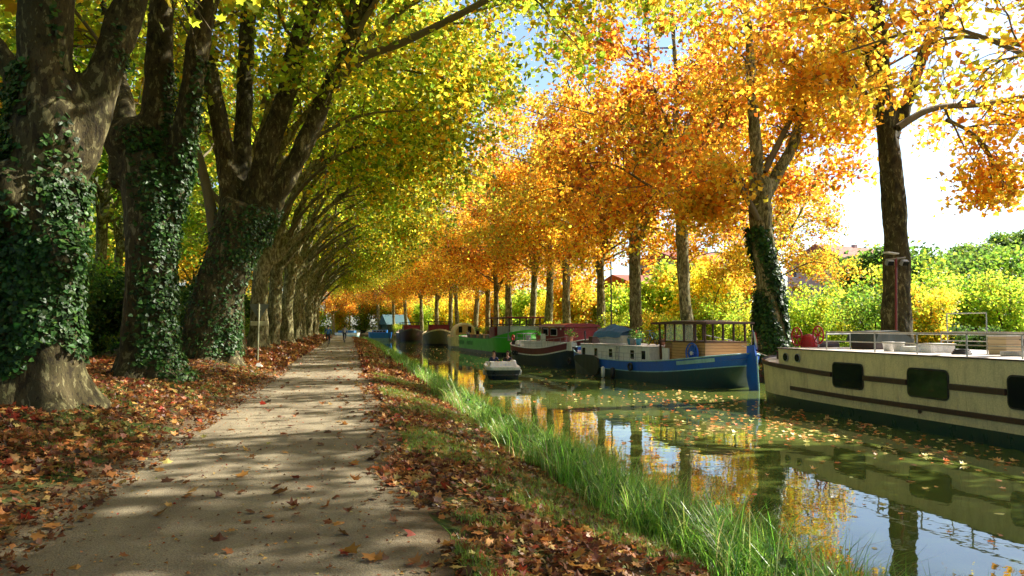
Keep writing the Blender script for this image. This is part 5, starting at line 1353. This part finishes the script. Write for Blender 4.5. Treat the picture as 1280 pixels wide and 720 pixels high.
# ================================================================== green barge
def green_boat():
    bow = Vector((14.5, 92.0)); ste = Vector((16.1, 67.5)); d = bow - ste; L = d.length; c = (bow + ste) / 2
    t = empty('barge', (c.x, c.y, ZW), -math.atan2(d.x, d.y), 'bright green barge with a dark red canopy frame, behind the motor boat', 'barge')
    B = 4.6; zs = lambda u: 1.55 + .3 * max(0, u) ** 2 + .95 * max(0, (-u - .45) / .55) ** 1.3
    mb, w = hull(L, B, zs, [(lambda u: .35, 1)], None, bow=2.2, stern=1.8, ub=.6, us=.62, rb=.3, rs=2.4, flare=.05, zb=-.5, ns=50, deck=lambda u: min(zs(u) - .1, 1.7), deckmat=2)
    mb.build('hull', [P_NAVY, P_GREEN, P_DECK], t, True)
    MB().add(*(lambda P: ([q for p in P for q in ((p[0], p[1], p[2] - .03), (p[0] - .03, p[1], p[2] + .03))], [(2 * i, 2 * i + 2, 2 * i + 3, 2 * i + 1) for i in range(len(P) - 1)]))(rail_line(w, L, B, lambda u: 1.75, -.99, -.6, -1, 16, -.03))).build('stripe', P_PALEBLUE, t)
    # worn lettering on the side: row of dark strokes along the bow quarter
    lt = MB(); 
    for k, y_ in enumerate(np.linspace(8.6, 1.2, 15)):
        if k in (7, 8): continue
        for (dy, dz, sy, sz) in [((-.10, 0, .05, .42), (.06, .18, .28, .05)), ((-.10, 0, .05, .42), (.06, -.18, .28, .05), (.06, 0.0, .2, .05)), ((0, 0, .06, .42),), ((-.11, 0, .05, .42), (.11, 0, .05, .42), (0, .18, .22, .05))][k % 4]:
            lt.box((-B / 2 - .03, y_ + dy, 1.02 + dz), (.02, sy, sz), 0)
    lt.build('lettering', P_DKGREEN, t)
    MB().box((0, 1.5, 1.65), (3.2, 11, .5), 0, bev=.04).build('hold_cover', P_BROWN, t)
    for k in range(7): MB().box((-1.62, 6.4 - k * 1.55, 1.75), (.05, .9, .35), 0).build('hatch_board', P_TERRA if k % 2 else P_BROWN, t)
    MB().box((-.7, -5.2, 2.1), (2.2, 2.2, 1.3), 0, bev=.03).build('red_locker', P_RED, t)
    MB().box((.1, -8.6, 2.15), (3.4, 4.0, 1.4), 0, bev=.04).build('cabin', P_GREY, t)
    for y_ in (-3.9, -6.2, -8.4, -10.6):
        for x_ in (-1.5, 1.5): MB().box((x_, y_, 2.95), (.12, .12, 1.3), 0).build('canopy_post', P_BROWN, t)
    MB().box((0, -7.2, 3.63), (3.7, 7.6, .12), 0, bev=.02).build('canopy_roof', P_RED, t)
    MB().box((0, -7.2, 2.98), (3.3, 7.0, .08), 0).build('canopy_rail', P_BROWN, t)
    return t
gb_o = green_boat()
for bo, items in ((gb_o, [(-.9, -2.6, 1.72, P_TERRA, 'potted plant in front of the red locker on the green barge', 1), (-1.3, 3.2, 1.92, P_BROWN, 'potted bush midway along the green barge', 1), (-1.2, 8.6, 1.75, P_GREY, 'grey pail on the bow of the green barge', 0), (.4, 4.8, 1.92, P_TERRA, 'second potted bush, nearer the bow of the green barge', 1)]),
                  (rb_o, [(-1.0, .6, 1.76, P_TERRA, 'terracotta potted plant in front of the dark red wheelhouse', 1), (.2, 1.6, 1.76, P_POTBLUE, 'blue potted plant on the navy and maroon barge', 1), (-1.1, 2.1, 1.76, P_GREY, 'grey pail beside the pots on the navy and maroon barge', 0), (-1.2, -4.6, 1.76, P_TERRA, 'potted plant behind the dark red wheelhouse', 1)])):
    Mx = Matrix.Translation(bo.location) @ Euler((0, 0, bo.rotation_euler.z)).to_matrix().to_4x4()
    for i, (xx, yy_, zz, m_, lab, pl) in enumerate(items): pot(Mx @ Vector((xx, yy_, zz)), m_, lab, .2, .36, bool(pl), i + 40)
# cream cabin cruiser with rounded top, in front of the green barge bow
def rounded_boat():
    t = empty('cabin_boat', (14.6, 99.5, ZW), R(-4), 'cream boat with an arched wooden cabin front beyond the green barge', 'boat')
    zs = lambda u: 1.5 + .3 * max(0, u)
    mb, w = hull(9, 3.8, zs, [(lambda u: .3, 1)], None, bow=2, stern=3, ub=.4, us=.8, rb=.4, rs=.1, zb=-.4, ns=30, deckmat=1); mb.build('hull', [P_GREY, P_CREAM], t, True)
    P = [(1.45 * math.cos(a), -4.3, 1.5 + 1.75 * math.sin(a) ** .8) for a in np.linspace(0, PI, 15)]
    MB().prism(P, (0, 7.2, 0)).build('cabin', P_CREAM, t, False)
    P = [(1.2 * math.cos(a), -4.34, 1.7 + 1.3 * math.sin(a) ** .8) for a in np.linspace(0, PI, 15)]
    MB().prism(P, (0, .05, 0)).build('cabin_front', W_OAK, t)
    for x_ in (-.6, .55): MB().box((x_, -4.37, 2.4), (.45, .04, .8), 0).build('window', M_GLASS, t)
rounded_boat()
def dark_barge(x, y, rz, L, hullm, bandm, label, cabm, cl=3.0, wood_top=True, k=0):
    t = empty('barge', (x, y, ZW), rz, label, 'barge'); B = 4.6
    zs = lambda u: 1.55 + .9 * max(0, (u - .3) / .7) ** 2 + .9 * max(0, (-u - .4) / .6) ** 2
    mb, w = hull(L, B, zs, [(lambda u: .3, 1), (lambda u: zs(u) - .22, 2)], None, bow=2, stern=2, ub=.5, us=.6, rb=.5, rs=1.6, zb=-.5, ns=40, deckmat=3); mb.build('hull', [P_BLACK, hullm, bandm, P_DECK], t, True)
    MB().box((0, 1.5, 1.85), (3.2, L * .45, .6), 0, bev=.05).build('hold_cover', P_BROWN, t)
    MB().box((0, -L * .30, 2.3), (3.0, cl, 1.5), 0, bev=.04).build('cabin', cabm, t)
    for q in range(3): window_side(t, -1.505, -L * .30 + (q - 1) * cl * .3, 2.45, cl * .18, .45, .03, P_WHITE)
    MB().box((0, -L * .30, 3.5), (3.5, cl + 1.4, .1), 0).build('canopy_roof', P_BROWN, t)
    for sx in (-1.5, 1.5):
        for sy in (-1, 1): MB().tube([(sx, -L * .3 + sy * cl * .6, 1.6), (sx, -L * .3 + sy * cl * .6, 3.47)], .06).build('canopy_post', P_BROWN, t)
    an = MB().box((0, L / 2 - .1, 2.0), (.3, .3, .5), 0, bev=.04).build('stem_head', P_WHITE, t)
dark_barge(13.6, 120, R(-5), 25, P_OLIVE, P_CREAM, 'dark olive barge with a cream gunwale line, third boat beyond the green barge', P_RED)
dark_barge(11.4, 150, R(-1), 24, P_BROWN, P_OLIVE, 'brown barge with dark red cabin, farthest of the dark moored barges', P_RED, 4)
# blue hulled boats at the far end
def far_blue(x, y, rz, L, label):
    t = empty('barge', (x, y, ZW), rz, label, 'barge')
    mb, w = hull(L, 3, lambda u: 1.5 + .2 * u * u, [(lambda u: .55, 1)], None, bow=2.4, stern=2.6, ub=.7, us=.8, rb=.3, rs=.3, zb=-.4, ns=30, deckmat=1); mb.build('hull', [P_PALEBLUE, P_BBLUE], t, True)
    MB().box((0, 0, 1.75), (2.0, L * .6, .7), 0, bev=.06).build('cabin', P_BBLUE, t)
    for q in range(4): window_side(t, -1.002, (q - 1.5) * L * .13, 1.85, .5, .25, .03, P_WHITE)
p = atZ(475, 426, ZW); far_blue(p.x, p.y, R(80), 4.6, 'azure blue boat lying across the canal beside the brown barge')
p = atZ(441, 421, ZW); 
fb = empty('boat', (p.x - 1.5, p.y, ZW), R(70), 'pale covered boat beyond the end of the towpath', 'boat')
mb_, _ = hull(7, 2.4, lambda u: 1.1, [(lambda u: .4, 1)], None, bow=2.4, stern=2.6, ub=.6, us=.8, rb=.3, rs=.3, zb=.05, ns=24, deckmat=1); mb_.build('hull', [P_PALEBLUE, P_WHITE], fb, True)
MB().box((0, 0, 1.35), (1.9, 4.5, .6), 0, bev=.12).build('cover', P_TARP, fb)
# ------------------------------------------------------------------ people
P_SKIN = paint('skin', (.48, .27, .18), .55, grime=0); P_HAIR = paint('dark_hair', (.025, .015, .01), .6, grime=0)
def cloth(name, c): return paint(name, c, .85, grime=.05)
def person(loc, rz, J, label, jacket, trousers, hair_long=False, group=None, hairm=None):
    """J: joint -> position (facing +Y).  One skinned body, hair as its child"""
    t = bpy.data.meshes.new('body'); V = []; rad = []; zone = []; E = []
    def v(p, r, z): V.append(p); rad.append(r); zone.append(z); return len(V) - 1
    pel = v(J['pelvis'], .135, 2); wa = v(J['waist'], .125, 1); ch = v(J['chest'], .155, 1); nb = v(J['neck'], .058, 0)
    hd = Vector(J['head']); nk = Vector(J['neck']); up = (hd - nk).normalized(); fw = Vector(J.get('look', (0, 1, 0))).normalized()
    h0 = v(hd - up * .07 + fw * .01, .070, 0); h1 = v(hd, .092, 0); h2 = v(hd + up * .075, .082, 0); nose = v(hd + fw * .112 - up * .01, .018, 0); chin = v(hd - up * .085 + fw * .055, .03, 0)
    E += [(pel, wa), (wa, ch), (ch, nb), (nb, h0), (h0, h1), (h1, h2), (h1, nose), (h0, chin)]
    for s in ('L', 'R'):
        sh = v(J['sh' + s], .068, 1); el = v(J['el' + s], .048, 1); wr = v(J['wr' + s], .032, 1)
        E += [(ch, sh), (sh, el), (el, wr)]
        a = Vector(J['wr' + s]); d = (a - Vector(J['el' + s])).normalized(); side = d.cross(Vector((0, 0, 1))).normalized(); pm = v(a + d * .07, .034, 0); E.append((wr, pm))
        for k, ln in enumerate((.06, .07, .065, .05)):
            b = a + d * .10 + side * (k - 1.5) * .021; f1 = v(b + d * ln * .4, .011, 0); f2 = v(b + d * ln * .7 + Vector((0, 0, -.03)), .009, 0); E += [(pm, f1), (f1, f2)]
        th = v(a + d * .06 - side * .05, .012, 0); t2 = v(a + d * .10 - side * .06 + Vector((0, 0, -.015)), .010, 0); E += [(pm, th), (th, t2)]
        hp = v(J['hip' + s], .095, 2); kn = v(J['kn' + s], .062, 2); cf = v(Vector(J['kn' + s]).lerp(Vector(J['an' + s]), .35), .058, 2); an = v(J['an' + s], .040, 2); to = v(Vector(J['an' + s]) + Vector((0, .17, -.05)), .036, 3)
        E += [(pel, hp), (hp, kn), (kn, cf), (cf, an), (an, to)]
    t.from_pydata([tuple(p) for p in V], E, []); o = bpy.data.objects.new('tmp', t); COL.objects.link(o)
    md = o.modifiers.new('s', 'SKIN'); 
    sv_ = t.skin_vertices[0].data
    for i, r in enumerate(rad): sv_[i].radius = (r, r * (.72 if i in (pel, wa, ch) else 1)); sv_[i].use_root = (i == pel)
    sb = o.modifiers.new('u', 'SUBSURF'); sb.levels = 2; sb.render_levels = 2
    me = bake(o); me.name = 'body'; me.materials.clear()
    for m_ in (P_SKIN, jacket, trousers, P_BLACK): me.materials.append(m_)
    VV = np.array([tuple(p) for p in V]); segs = [(VV[a], VV[b], zone[b] if zone[b] != 0 or zone[a] == 0 else 0) for a, b in E]
    segs = [(a, b, (0 if (zone[i] == 0 or zone[j] == 0) and j not in (nb,) else zone[j])) for (a, b, _), (i, j) in zip(segs, E)]
    mi = []
    for pg in me.polygons:
        c = np.array(pg.center); best = 9; bz_ = 1
        for a, b, z in segs:
            ab = b - a; tt = np.clip(np.dot(c - a, ab) / (np.dot(ab, ab) + 1e-9), 0, 1); dd = np.linalg.norm(c - a - ab * tt)
            if dd < best: best = dd; bz_ = z
        mi.append(bz_)
    me.polygons.foreach_set('material_index', mi); me.polygons.foreach_set('use_smooth', [True] * len(mi)); me.update()
    root = empty('person', loc, rz, label, 'person', group); link('body', me, root)
    hb = MB(); V_ = []; nn, mm = 8, 14
    for i in range(nn + 1):
        for j in range(mm):
            ph = PI * .62 * i / nn; a = j / mm * 2 * PI; q = .112 + (.012 * math.sin(3 * a + i))
            dv = Vector((math.sin(ph) * math.cos(a) * .92, math.sin(ph) * math.sin(a), math.cos(ph)))
            back = max(0, -dv.dot(fw)); front = max(0, dv.dot(fw))
            p = hd + up * .035 + dv * q - fw * .012; 
            if i == nn: p -= up * ((.22 if hair_long else .06) * back) - up * .05 * front
            if i >= nn - 2 and front > .55: p = p + up * .05 * (i - nn + 3) * .6
            V_.append(tuple(p))
    hb.add(V_, [(i * mm + j, i * mm + (j + 1) % mm, (i + 1) * mm + (j + 1) % mm, (i + 1) * mm + j) for i in range(nn) for j in range(mm)]); hb.build('hair', hairm or P_HAIR, root, True)
    return root
def sit(lean=0.0, look=(0, 1, 0), arms='lap', H=.42):
    J = dict(pelvis=(0, 0, H), waist=(0, lean * .3, H + .2), chest=(0, lean * .8, H + .42), neck=(0, lean * 1.15, H + .60), head=(0, lean * 1.35 + .02, H + .76), look=look)
    for s, k in (('L', -1), ('R', 1)):
        J['sh' + s] = (k * .19, lean, H + .50); J['el' + s] = (k * .26, lean + .06, H + .22); J['wr' + s] = (k * .14, lean + .28, H + .16)
        J['hip' + s] = (k * .10, .03, H - .02); J['kn' + s] = (k * .13, .42, H + .04); J['an' + s] = (k * .13, .48, H - .34)
    return J
def ride(phase=0):
    J = dict(pelvis=(0, 0, 1.0), waist=(0, .09, 1.17), chest=(0, .20, 1.36), neck=(0, .27, 1.52), head=(0, .32, 1.67), look=(0, 1, -.05))
    for s, k, q in (('L', -1, phase), ('R', 1, phase + PI)):
        J['sh' + s] = (k * .19, .22, 1.43); J['el' + s] = (k * .27, .38, 1.20); J['wr' + s] = (k * .25, .52, 1.07)
        pz = .30 + .16 * math.cos(q); py = .12 + .16 * math.sin(q)
        J['hip' + s] = (k * .10, .02, .97); J['an' + s] = (k * .10, py - .06, pz + .10)
        J['kn' + s] = (k * .13, .34 + .05 * math.sin(q), .66 + .12 * math.cos(q))
    return J
def bicycle(loc, rz, label, col):
    t = empty('bicycle', loc, rz, label, 'bicycle', 'bicycles on the towpath')
    for yy in (-.50, .55):
        ty = MB().ring((0, yy, .34), .325, .018, 0, 'x', 30).build('wheel', P_RUBBER, t, True)
        m_ = MB(); m_.ring((0, yy, .34), .30, .009, 0, 'x', 30, 5)
        for k in range(12): a = k * PI / 6; m_.tube([(0, yy, .34), (0, yy + .3 * math.cos(a), .34 + .3 * math.sin(a))], .003, 0, 4)
        m_.build('rim', P_GREY, ty)
    f = MB(); bb_ = (0, .02, .30); st_ = (0, -.12, .82); hd_ = (0, .42, .86)
    for a, b in ((bb_, st_), (bb_, (0, .45, .72)), (st_, hd_), (bb_, (0, -.50, .34)), (st_, (0, -.50, .34)), (hd_, (0, .55, .34))): f.tube([a, b], .016, 0, 8)
    f.build('frame', col, t)
    h = MB(); h.tube([hd_, (0, .42, 1.0)], .014); h.tube([(-.29, .44, 1.04), (-.1, .50, 1.02), (.1, .50, 1.02), (.29, .44, 1.04)], .013); h.build('handlebar', P_BLACK, t)
    MB().prism([(-.09, -.22, .88), (.09, -.22, .88), (.03, .08, .88), (-.03, .08, .88)], (0, 0, .05)).build('saddle', P_BLACK, t)
    c = MB(); c.ring((.03, .02, .30), .09, .008, 0, 'x', 18); c.tube([(.05, .02, .30), (.05, .14, .18)], .01); c.tube([(-.05, .02, .30), (-.05, -.10, .42)], .01); c.build('crank', P_GREY, t)
    MB().ring((0, -.50, .34), .37, .012, 0, 'x', 20, 5, PI * .1, PI * .95).build('mudguard', P_BLACK, t)
J_BLUE = cloth('blue_jacket', (.03, .14, .42)); J_DARK = cloth('dark_jacket', (.02, .022, .03)); J_PALE = cloth('pale_grey_top', (.45, .43, .45)); J_NAVY = cloth('navy_jumper', (.015, .03, .10)); T_DARK = cloth('dark_trousers', (.02, .022, .035)); T_JEAN = cloth('blue_jeans', (.04, .07, .15))
p = atZ(410, 433, 0.0); bicycle((p.x, p.y, .005), .03, 'black bicycle ridden by the person in the blue jacket', P_BLACK)
person((p.x, p.y - .10, .005), .03, ride(.4), 'cyclist in a blue jacket riding away on the left of the towpath', J_BLUE, T_DARK)
p = atZ(430.5, 428.5, 0.0); bicycle((p.x, p.y, .005), -.06, 'grey bicycle ridden by the person farther along the towpath', P_GREY)
person((p.x, p.y - .10, .005), -.06, ride(2.2), 'cyclist in a dark top with a pale back panel, farther along the towpath', J_PALE, T_DARK)
bag = None
# --- small motor boat
def motor_boat():
    c = atZ(634, 474, ZW); t = empty('motor_boat', (c.x, c.y + 1.6, ZW), R(180 - 8), 'small open motor boat with white top and dark hull carrying two people', 'boat')
    zs = lambda u: .60 + .06 * max(0, u) ** 2
    mb, w = hull(4.3, 1.86, zs, [(lambda u: .50, 1)], None, bow=5.5, stern=6, ub=.7, us=.8, rb=.25, rs=.05, flare=.22, zb=-.2, ns=44, deck=lambda u: .25, deckmat=1); mb.build('hull', [paint('dark_petrol', (.008, .02, .035), .3), P_WHITE], t, True)
    # white moulded deck: foredeck block and side coamings
    dk = MB(); dk.prism([(-.86, 1.15, .58), (.86, 1.15, .58), (.84, 1.9, .58), (.6, 2.12, .58), (-.6, 2.12, .58), (-.84, 1.9, .58)], (0, 0, .05))
    dk.add([(-.80, 1.2, .62), (.80, 1.2, .62), (.72, 2.0, .63), (-.72, 2.0, .63), (-.72, 1.2, .93), (.72, 1.2, .93), (.62, 1.62, .90), (-.62, 1.62, .90)], [(0, 1, 5, 4), (1, 2, 6, 5), (2, 3, 7, 6), (3, 0, 4, 7), (4, 5, 6, 7)])
    for s in (-1, 1): dk.box((s * .84, -.3, .61), (.16, 3.2, .12), 0, bev=.03)
    dk.box((0, -2.0, .66), (1.66, .3, .24), 0, bev=.05); dk.build('deck_moulding', P_WHITE, t)
    lt = MB()
    for k in range(9):
        x0 = -.42 + k * .085; hgt = (.07, .10, .07, .12, .08, .05, .08, .05, .06)[k]
        lt.tube([(x0, 1.86 - .0, .70), (x0 + .03, 1.80, .70 + hgt), (x0 + .06, 1.86, .71)], .012, 0, 5)
    lt.build('lettering', P_BLUE, t)
    MB().box((0, -.75, .40), (1.3, .45, .10), 0, bev=.03).build('seat', P_WHITE, t); MB().box((0, -1.0, .62), (1.3, .08, .36), 0, bev=.03).build('backrest', P_WHITE, t)
    MB().box((-.62, .35, .70), (.3, .3, .5), 0, bev=.04).build('console', P_WHITE, t)
    ws = MB().ring((-.45, .12, .86), .16, .014, 0, 'y', 18).build('steering_wheel', P_BLACK, t)
    fd = [MB().lathe((s * .98, .9, .18), [(.03, 0), (.07, .05), (.07, .25), (.03, .3)], 0, 10).build('fender', P_WHITE, t, True) for s in (-1, 1)]
    return t
mo = motor_boat(); MM = Matrix.Translation(mo.location) @ Euler((0, 0, mo.rotation_euler.z)).to_matrix().to_4x4()
hr2 = paint('brown_hair', (.07, .035, .018), .6, grime=0)
p = MM @ Vector((.40, -.70, .12)); person(p, mo.rotation_euler.z + .15, sit(.06, (.35, 1, -.15), H=.42), 'person in navy with dark hair sitting on the left side of the motor boat', J_NAVY, T_JEAN, True, hairm=P_HAIR)
p = MM @ Vector((-.40, -.70, .12)); person(p, mo.rotation_euler.z - .1, sit(.03, (-.1, 1, 0), H=.42), 'person in a black open jacket sitting on the right side of the motor boat', J_DARK, T_DARK, False, hairm=hr2)

# --- road sign seen from behind
def sign():
    p = atY(322, 450, 31.0); t = empty('road_sign', (p.x, 31.0, zf_(p.x, 31.0)), .05, 'back of a triangular give way sign with a small plate, on a pale post', 'road sign')
    pm = paint('pale_post', (.42, .43, .25), .55); bk = paint('sign_back_grey', (.10, .12, .09), .55)
    MB().tube([(0, 0, -.3), (.02, 0, 2.38)], .03).build('post', pm, t)
    MB().prism([(-.32, .045, 2.38), (.36, .045, 2.38), (.38, .045, 2.34), (.05, .045, 1.80), (-.01, .045, 1.80), (-.34, .045, 2.34)], (0, .02, 0)).build('panel', bk, t)
    MB().box((.02, .05, 1.62), (.62, .02, .17), 0, bev=.006).build('small_plate', pm, t)
    for z_ in (1.62, 2.15): MB().box((.02, .03, z_), (.14, .05, .04), 0).build('clamp', pm, t)
sign()
sr = MB(); sr.add([(0.0, 0, 0), (.22, .03, 0), (.26, .16, 0), (.05, .2, 0), (.05, .05, .12), (.17, .08, .14), (.16, .14, .10)], [(0, 1, 5, 4), (1, 2, 6, 5), (2, 3, 6), (3, 0, 4), (3, 4, 6), (4, 5, 6), (3, 2, 1, 0)])
o = sr.build('stone', paint('white_stone', (.62, .60, .55), .8)); pp = atY(319, 457, 29.5); o.location = (pp.x, 29.5, zf_(pp.x, 29.5) + .03); tag(o, 'small white stone on the leafy verge at the foot of the sign post', 'stone')

# --- flood light mast on the far bank behind the cream barge
def mast():
    x, y = 20.75, 25.7; t = empty('floodlight_mast', (x, y, zf_(x, y)), 0, 'slim red pole with two floodlights in front of the dark plane trunk', 'light pole')
    MB().tube([(-.12, 0, -.2), (.02, 0, 4.75)], .042).build('pole', P_RED, t); MB().tube([(-.36, .1, 4.7), (.36, -.1, 4.78)], .03).build('crossbar', P_GREY, t)
    for s in (-1, 1):
        l = MB().box((s * .33, -.06, 4.58), (.30, .16, .22), 0, bev=.03, rx=.5).build('floodlight', P_GREY, t); MB().box((s * .33, -.15, 4.53), (.24, .02, .16), 0, rx=.5).build('lens', M_GLASS, l)
    MB().box((-.2, 0, 4.95), (.5, .3, .05), 0, bev=.01, ry=.1).build('rain_cover', P_WHITE, t)
mast()
def hut():
    x, y = 21.0, 57.5; t = empty('hut', (x, y, zf_(x, y)), .1, 'small dark red hut with a curved roof behind the slim mast', 'hut')
    MB().box((0, 0, .9), (1.5, 1.8, 1.8), 0, bev=.02).build('wall', P_RED, t)
    P = [(-.85 + 1.7 * k / 8, -1.0, 1.8 + .28 * math.sin(PI * k / 8)) for k in range(9)]; MB().prism(P + [(.85, -1.0, 1.74), (-.85, -1.0, 1.74)], (0, 2.0, 0)).build('roof', P_RED, t)
    MB().box((0, -.91, .8), (.6, .04, 1.4), 0).build('door', P_BROWN, t)
hut()
def lifebuoy():
    x, y = 20.75, 61.5; t = empty('lifebuoy_post', (x, y, zf_(x, y)), 0, 'orange lifebuoy hanging on a short post beside a plane trunk', 'lifebuoy')
    MB().tube([(0, 0, -.2), (0, 0, 1.7)], .04).build('post', P_GREY, t); MB().ring((-.05, -.1, 1.35), .28, .08, 0, 'y', 24).build('ring', paint('buoy_orange', (.8, .12, .02), .5), t, True)
lifebuoy()
# --- gangways from the far bank to the boats, mooring ropes
def gangway(x0, x1, y, z0, z1, label):
    t = empty('gangway', (x0, y, z0), 0, label, 'gangway'); L = x1 - x0
    MB().add([(0, -.3, 0), (L, -.3, z1 - z0), (L, .3, z1 - z0), (0, .3, 0), (0, -.3, .05), (L, -.3, z1 - z0 + .05), (L, .3, z1 - z0 + .05), (0, .3, .05)], [(0, 1, 2, 3), (4, 5, 6, 7), (0, 1, 5, 4), (2, 3, 7, 6), (1, 2, 6, 5), (3, 0, 4, 7)]).build('plank', W_PALE, t)
    r_ = MB(); railing(r_, [(L * k / 4, .3, (z1 - z0) * k / 4 + .05) for k in range(5)], .8, .018); r_.build('railing', P_GREY, t)
gangway(18.6, 21.4, 37.5, ZW + 1.5, -.15, 'plank gangway with a hand rail from the blue barge to the bank')
gangway(16.2, 21.4, 70.5, ZW + 1.8, -.15, 'plank gangway behind the green barge')
def rope(a, b, sag, label):
    P = [(Vector(a).lerp(Vector(b), k / 12) - Vector((0, 0, sag * math.sin(PI * k / 12)))) for k in range(13)]
    o = MB().tube([tuple(q - Vector(a)) for q in P], .022, 0, 6).build('mooring_rope', paint('rope', (.35, .28, .18), .9)); o.location = a; tag(o, label, 'rope')
rope((16.9, 27.0, ZW + 1.75), (20.6, 30.5, -.25), .3, 'mooring rope from the bow of the cream barge to the bank')
rope((17.9, 32.5, ZW + 1.9), (20.7, 29.0, -.25), .25, 'mooring rope from the stern of the blue barge to the bank')

# --- buildings beyond the far bank
def house(x, y, rz, w, d, h, wallm, roofm, label, storeys=2, bays=3, hip=1.6, balc=False, name='house'):
    t = empty(name, (x, y, -.3), rz, label, 'building')
    MB().box((0, 0, h / 2), (w, d, h), 0).build('wall', wallm, t)
    MB().prism([(-w / 2 - .4, -d / 2 - .4, h + .002), (-w / 2 - .4, d / 2 + .4, h + .002), (-w / 2 - .4, 0, h + hip)], (w + .8, 0, 0)).build('roof', roofm, t)
    sh = h / storeys
    for s in range(storeys):
        for b in range(bays):
            xx = -w / 2 + w * (b + .5) / bays; zz = sh * (s + .55)
            f = MB().box((xx, -d / 2 - .02, zz), (1.2, .10, 1.5), 0).build('window', P_WHITE, t); MB().box((xx, -d / 2 - .075, zz), (1.0, .02, 1.3), 0).build('pane', M_GLASS, f)
            yy = -d / 2 + d * (b + .5) / bays
            f = MB().box((-w / 2 - .02, yy, zz), (.10, 1.2, 1.5), 0).build('window', P_WHITE, t); MB().box((-w / 2 - .075, yy, zz), (.02, 1.0, 1.3), 0).build('pane', M_GLASS, f)
        if balc and s:
            bl = MB().box((-w / 2 - .7, 0, sh * s), (1.4, d * .9, .18), 0).build('balcony', P_WHITE, t)
            r_ = MB(); railing(r_, [(-w / 2 - 1.35, -d * .44 + d * .88 * k / 8, sh * s + .09) for k in range(9)], 1.0, .03); r_.build('railing', P_GREY, bl)
    MB().box((w * .2, 0, h + hip * .9), (.7, .7, 1.4), 0).build('chimney', wallm, t)
house(43, 104, R(8), 12, 12, 7.8, P_TERRA, P_ROOF, 'terracotta walled house half hidden behind the plane trunks right of the red wheelhouse')
house(56, 118, R(12), 14, 12, 12.5, paint('blue_grey_render', (.38, .44, .52), .9), P_ROOF, 'tall pale blue grey building with white balconies behind the wheelhouse roof', 4, 3, 2, True, 'apartment_building')
house(48, 186, R(5), 11, 10, 7.2, P_WALL, P_ROOF, 'white house with a red tiled roof in the distance left of the red wheelhouse', 3, 3, 1.2)
house(82, 114, R(18), 14, 12, 12.4, paint('pinkish_render', (.50, .36, .30), .9), P_ROOF, 'large pinkish building with a tiled roof rising above the bushes', 4, 4, 3.2, False, 'apartment_building')
def shed():
    t = empty('shed', (11.6, 203, -.2), R(20), 'teal roofed shed at the far bend of the canal', 'shed'); tl = paint('teal_roof', (.01, .09, .11), .6)
    MB().box((0, 0, 1.2), (6, 5, 2.4), 0).build('wall', P_DKGREEN, t); MB().prism([(-3.4, -2.9, 2.4), (-3.4, 2.9, 2.4), (-3.4, 0, 5.0)], (6.8, 0, 0)).build('roof', tl, t); MB().box((0, -2.54, 1.0), (1.4, .06, 2.0), 0).build('door', P_GREY, t)
shed()
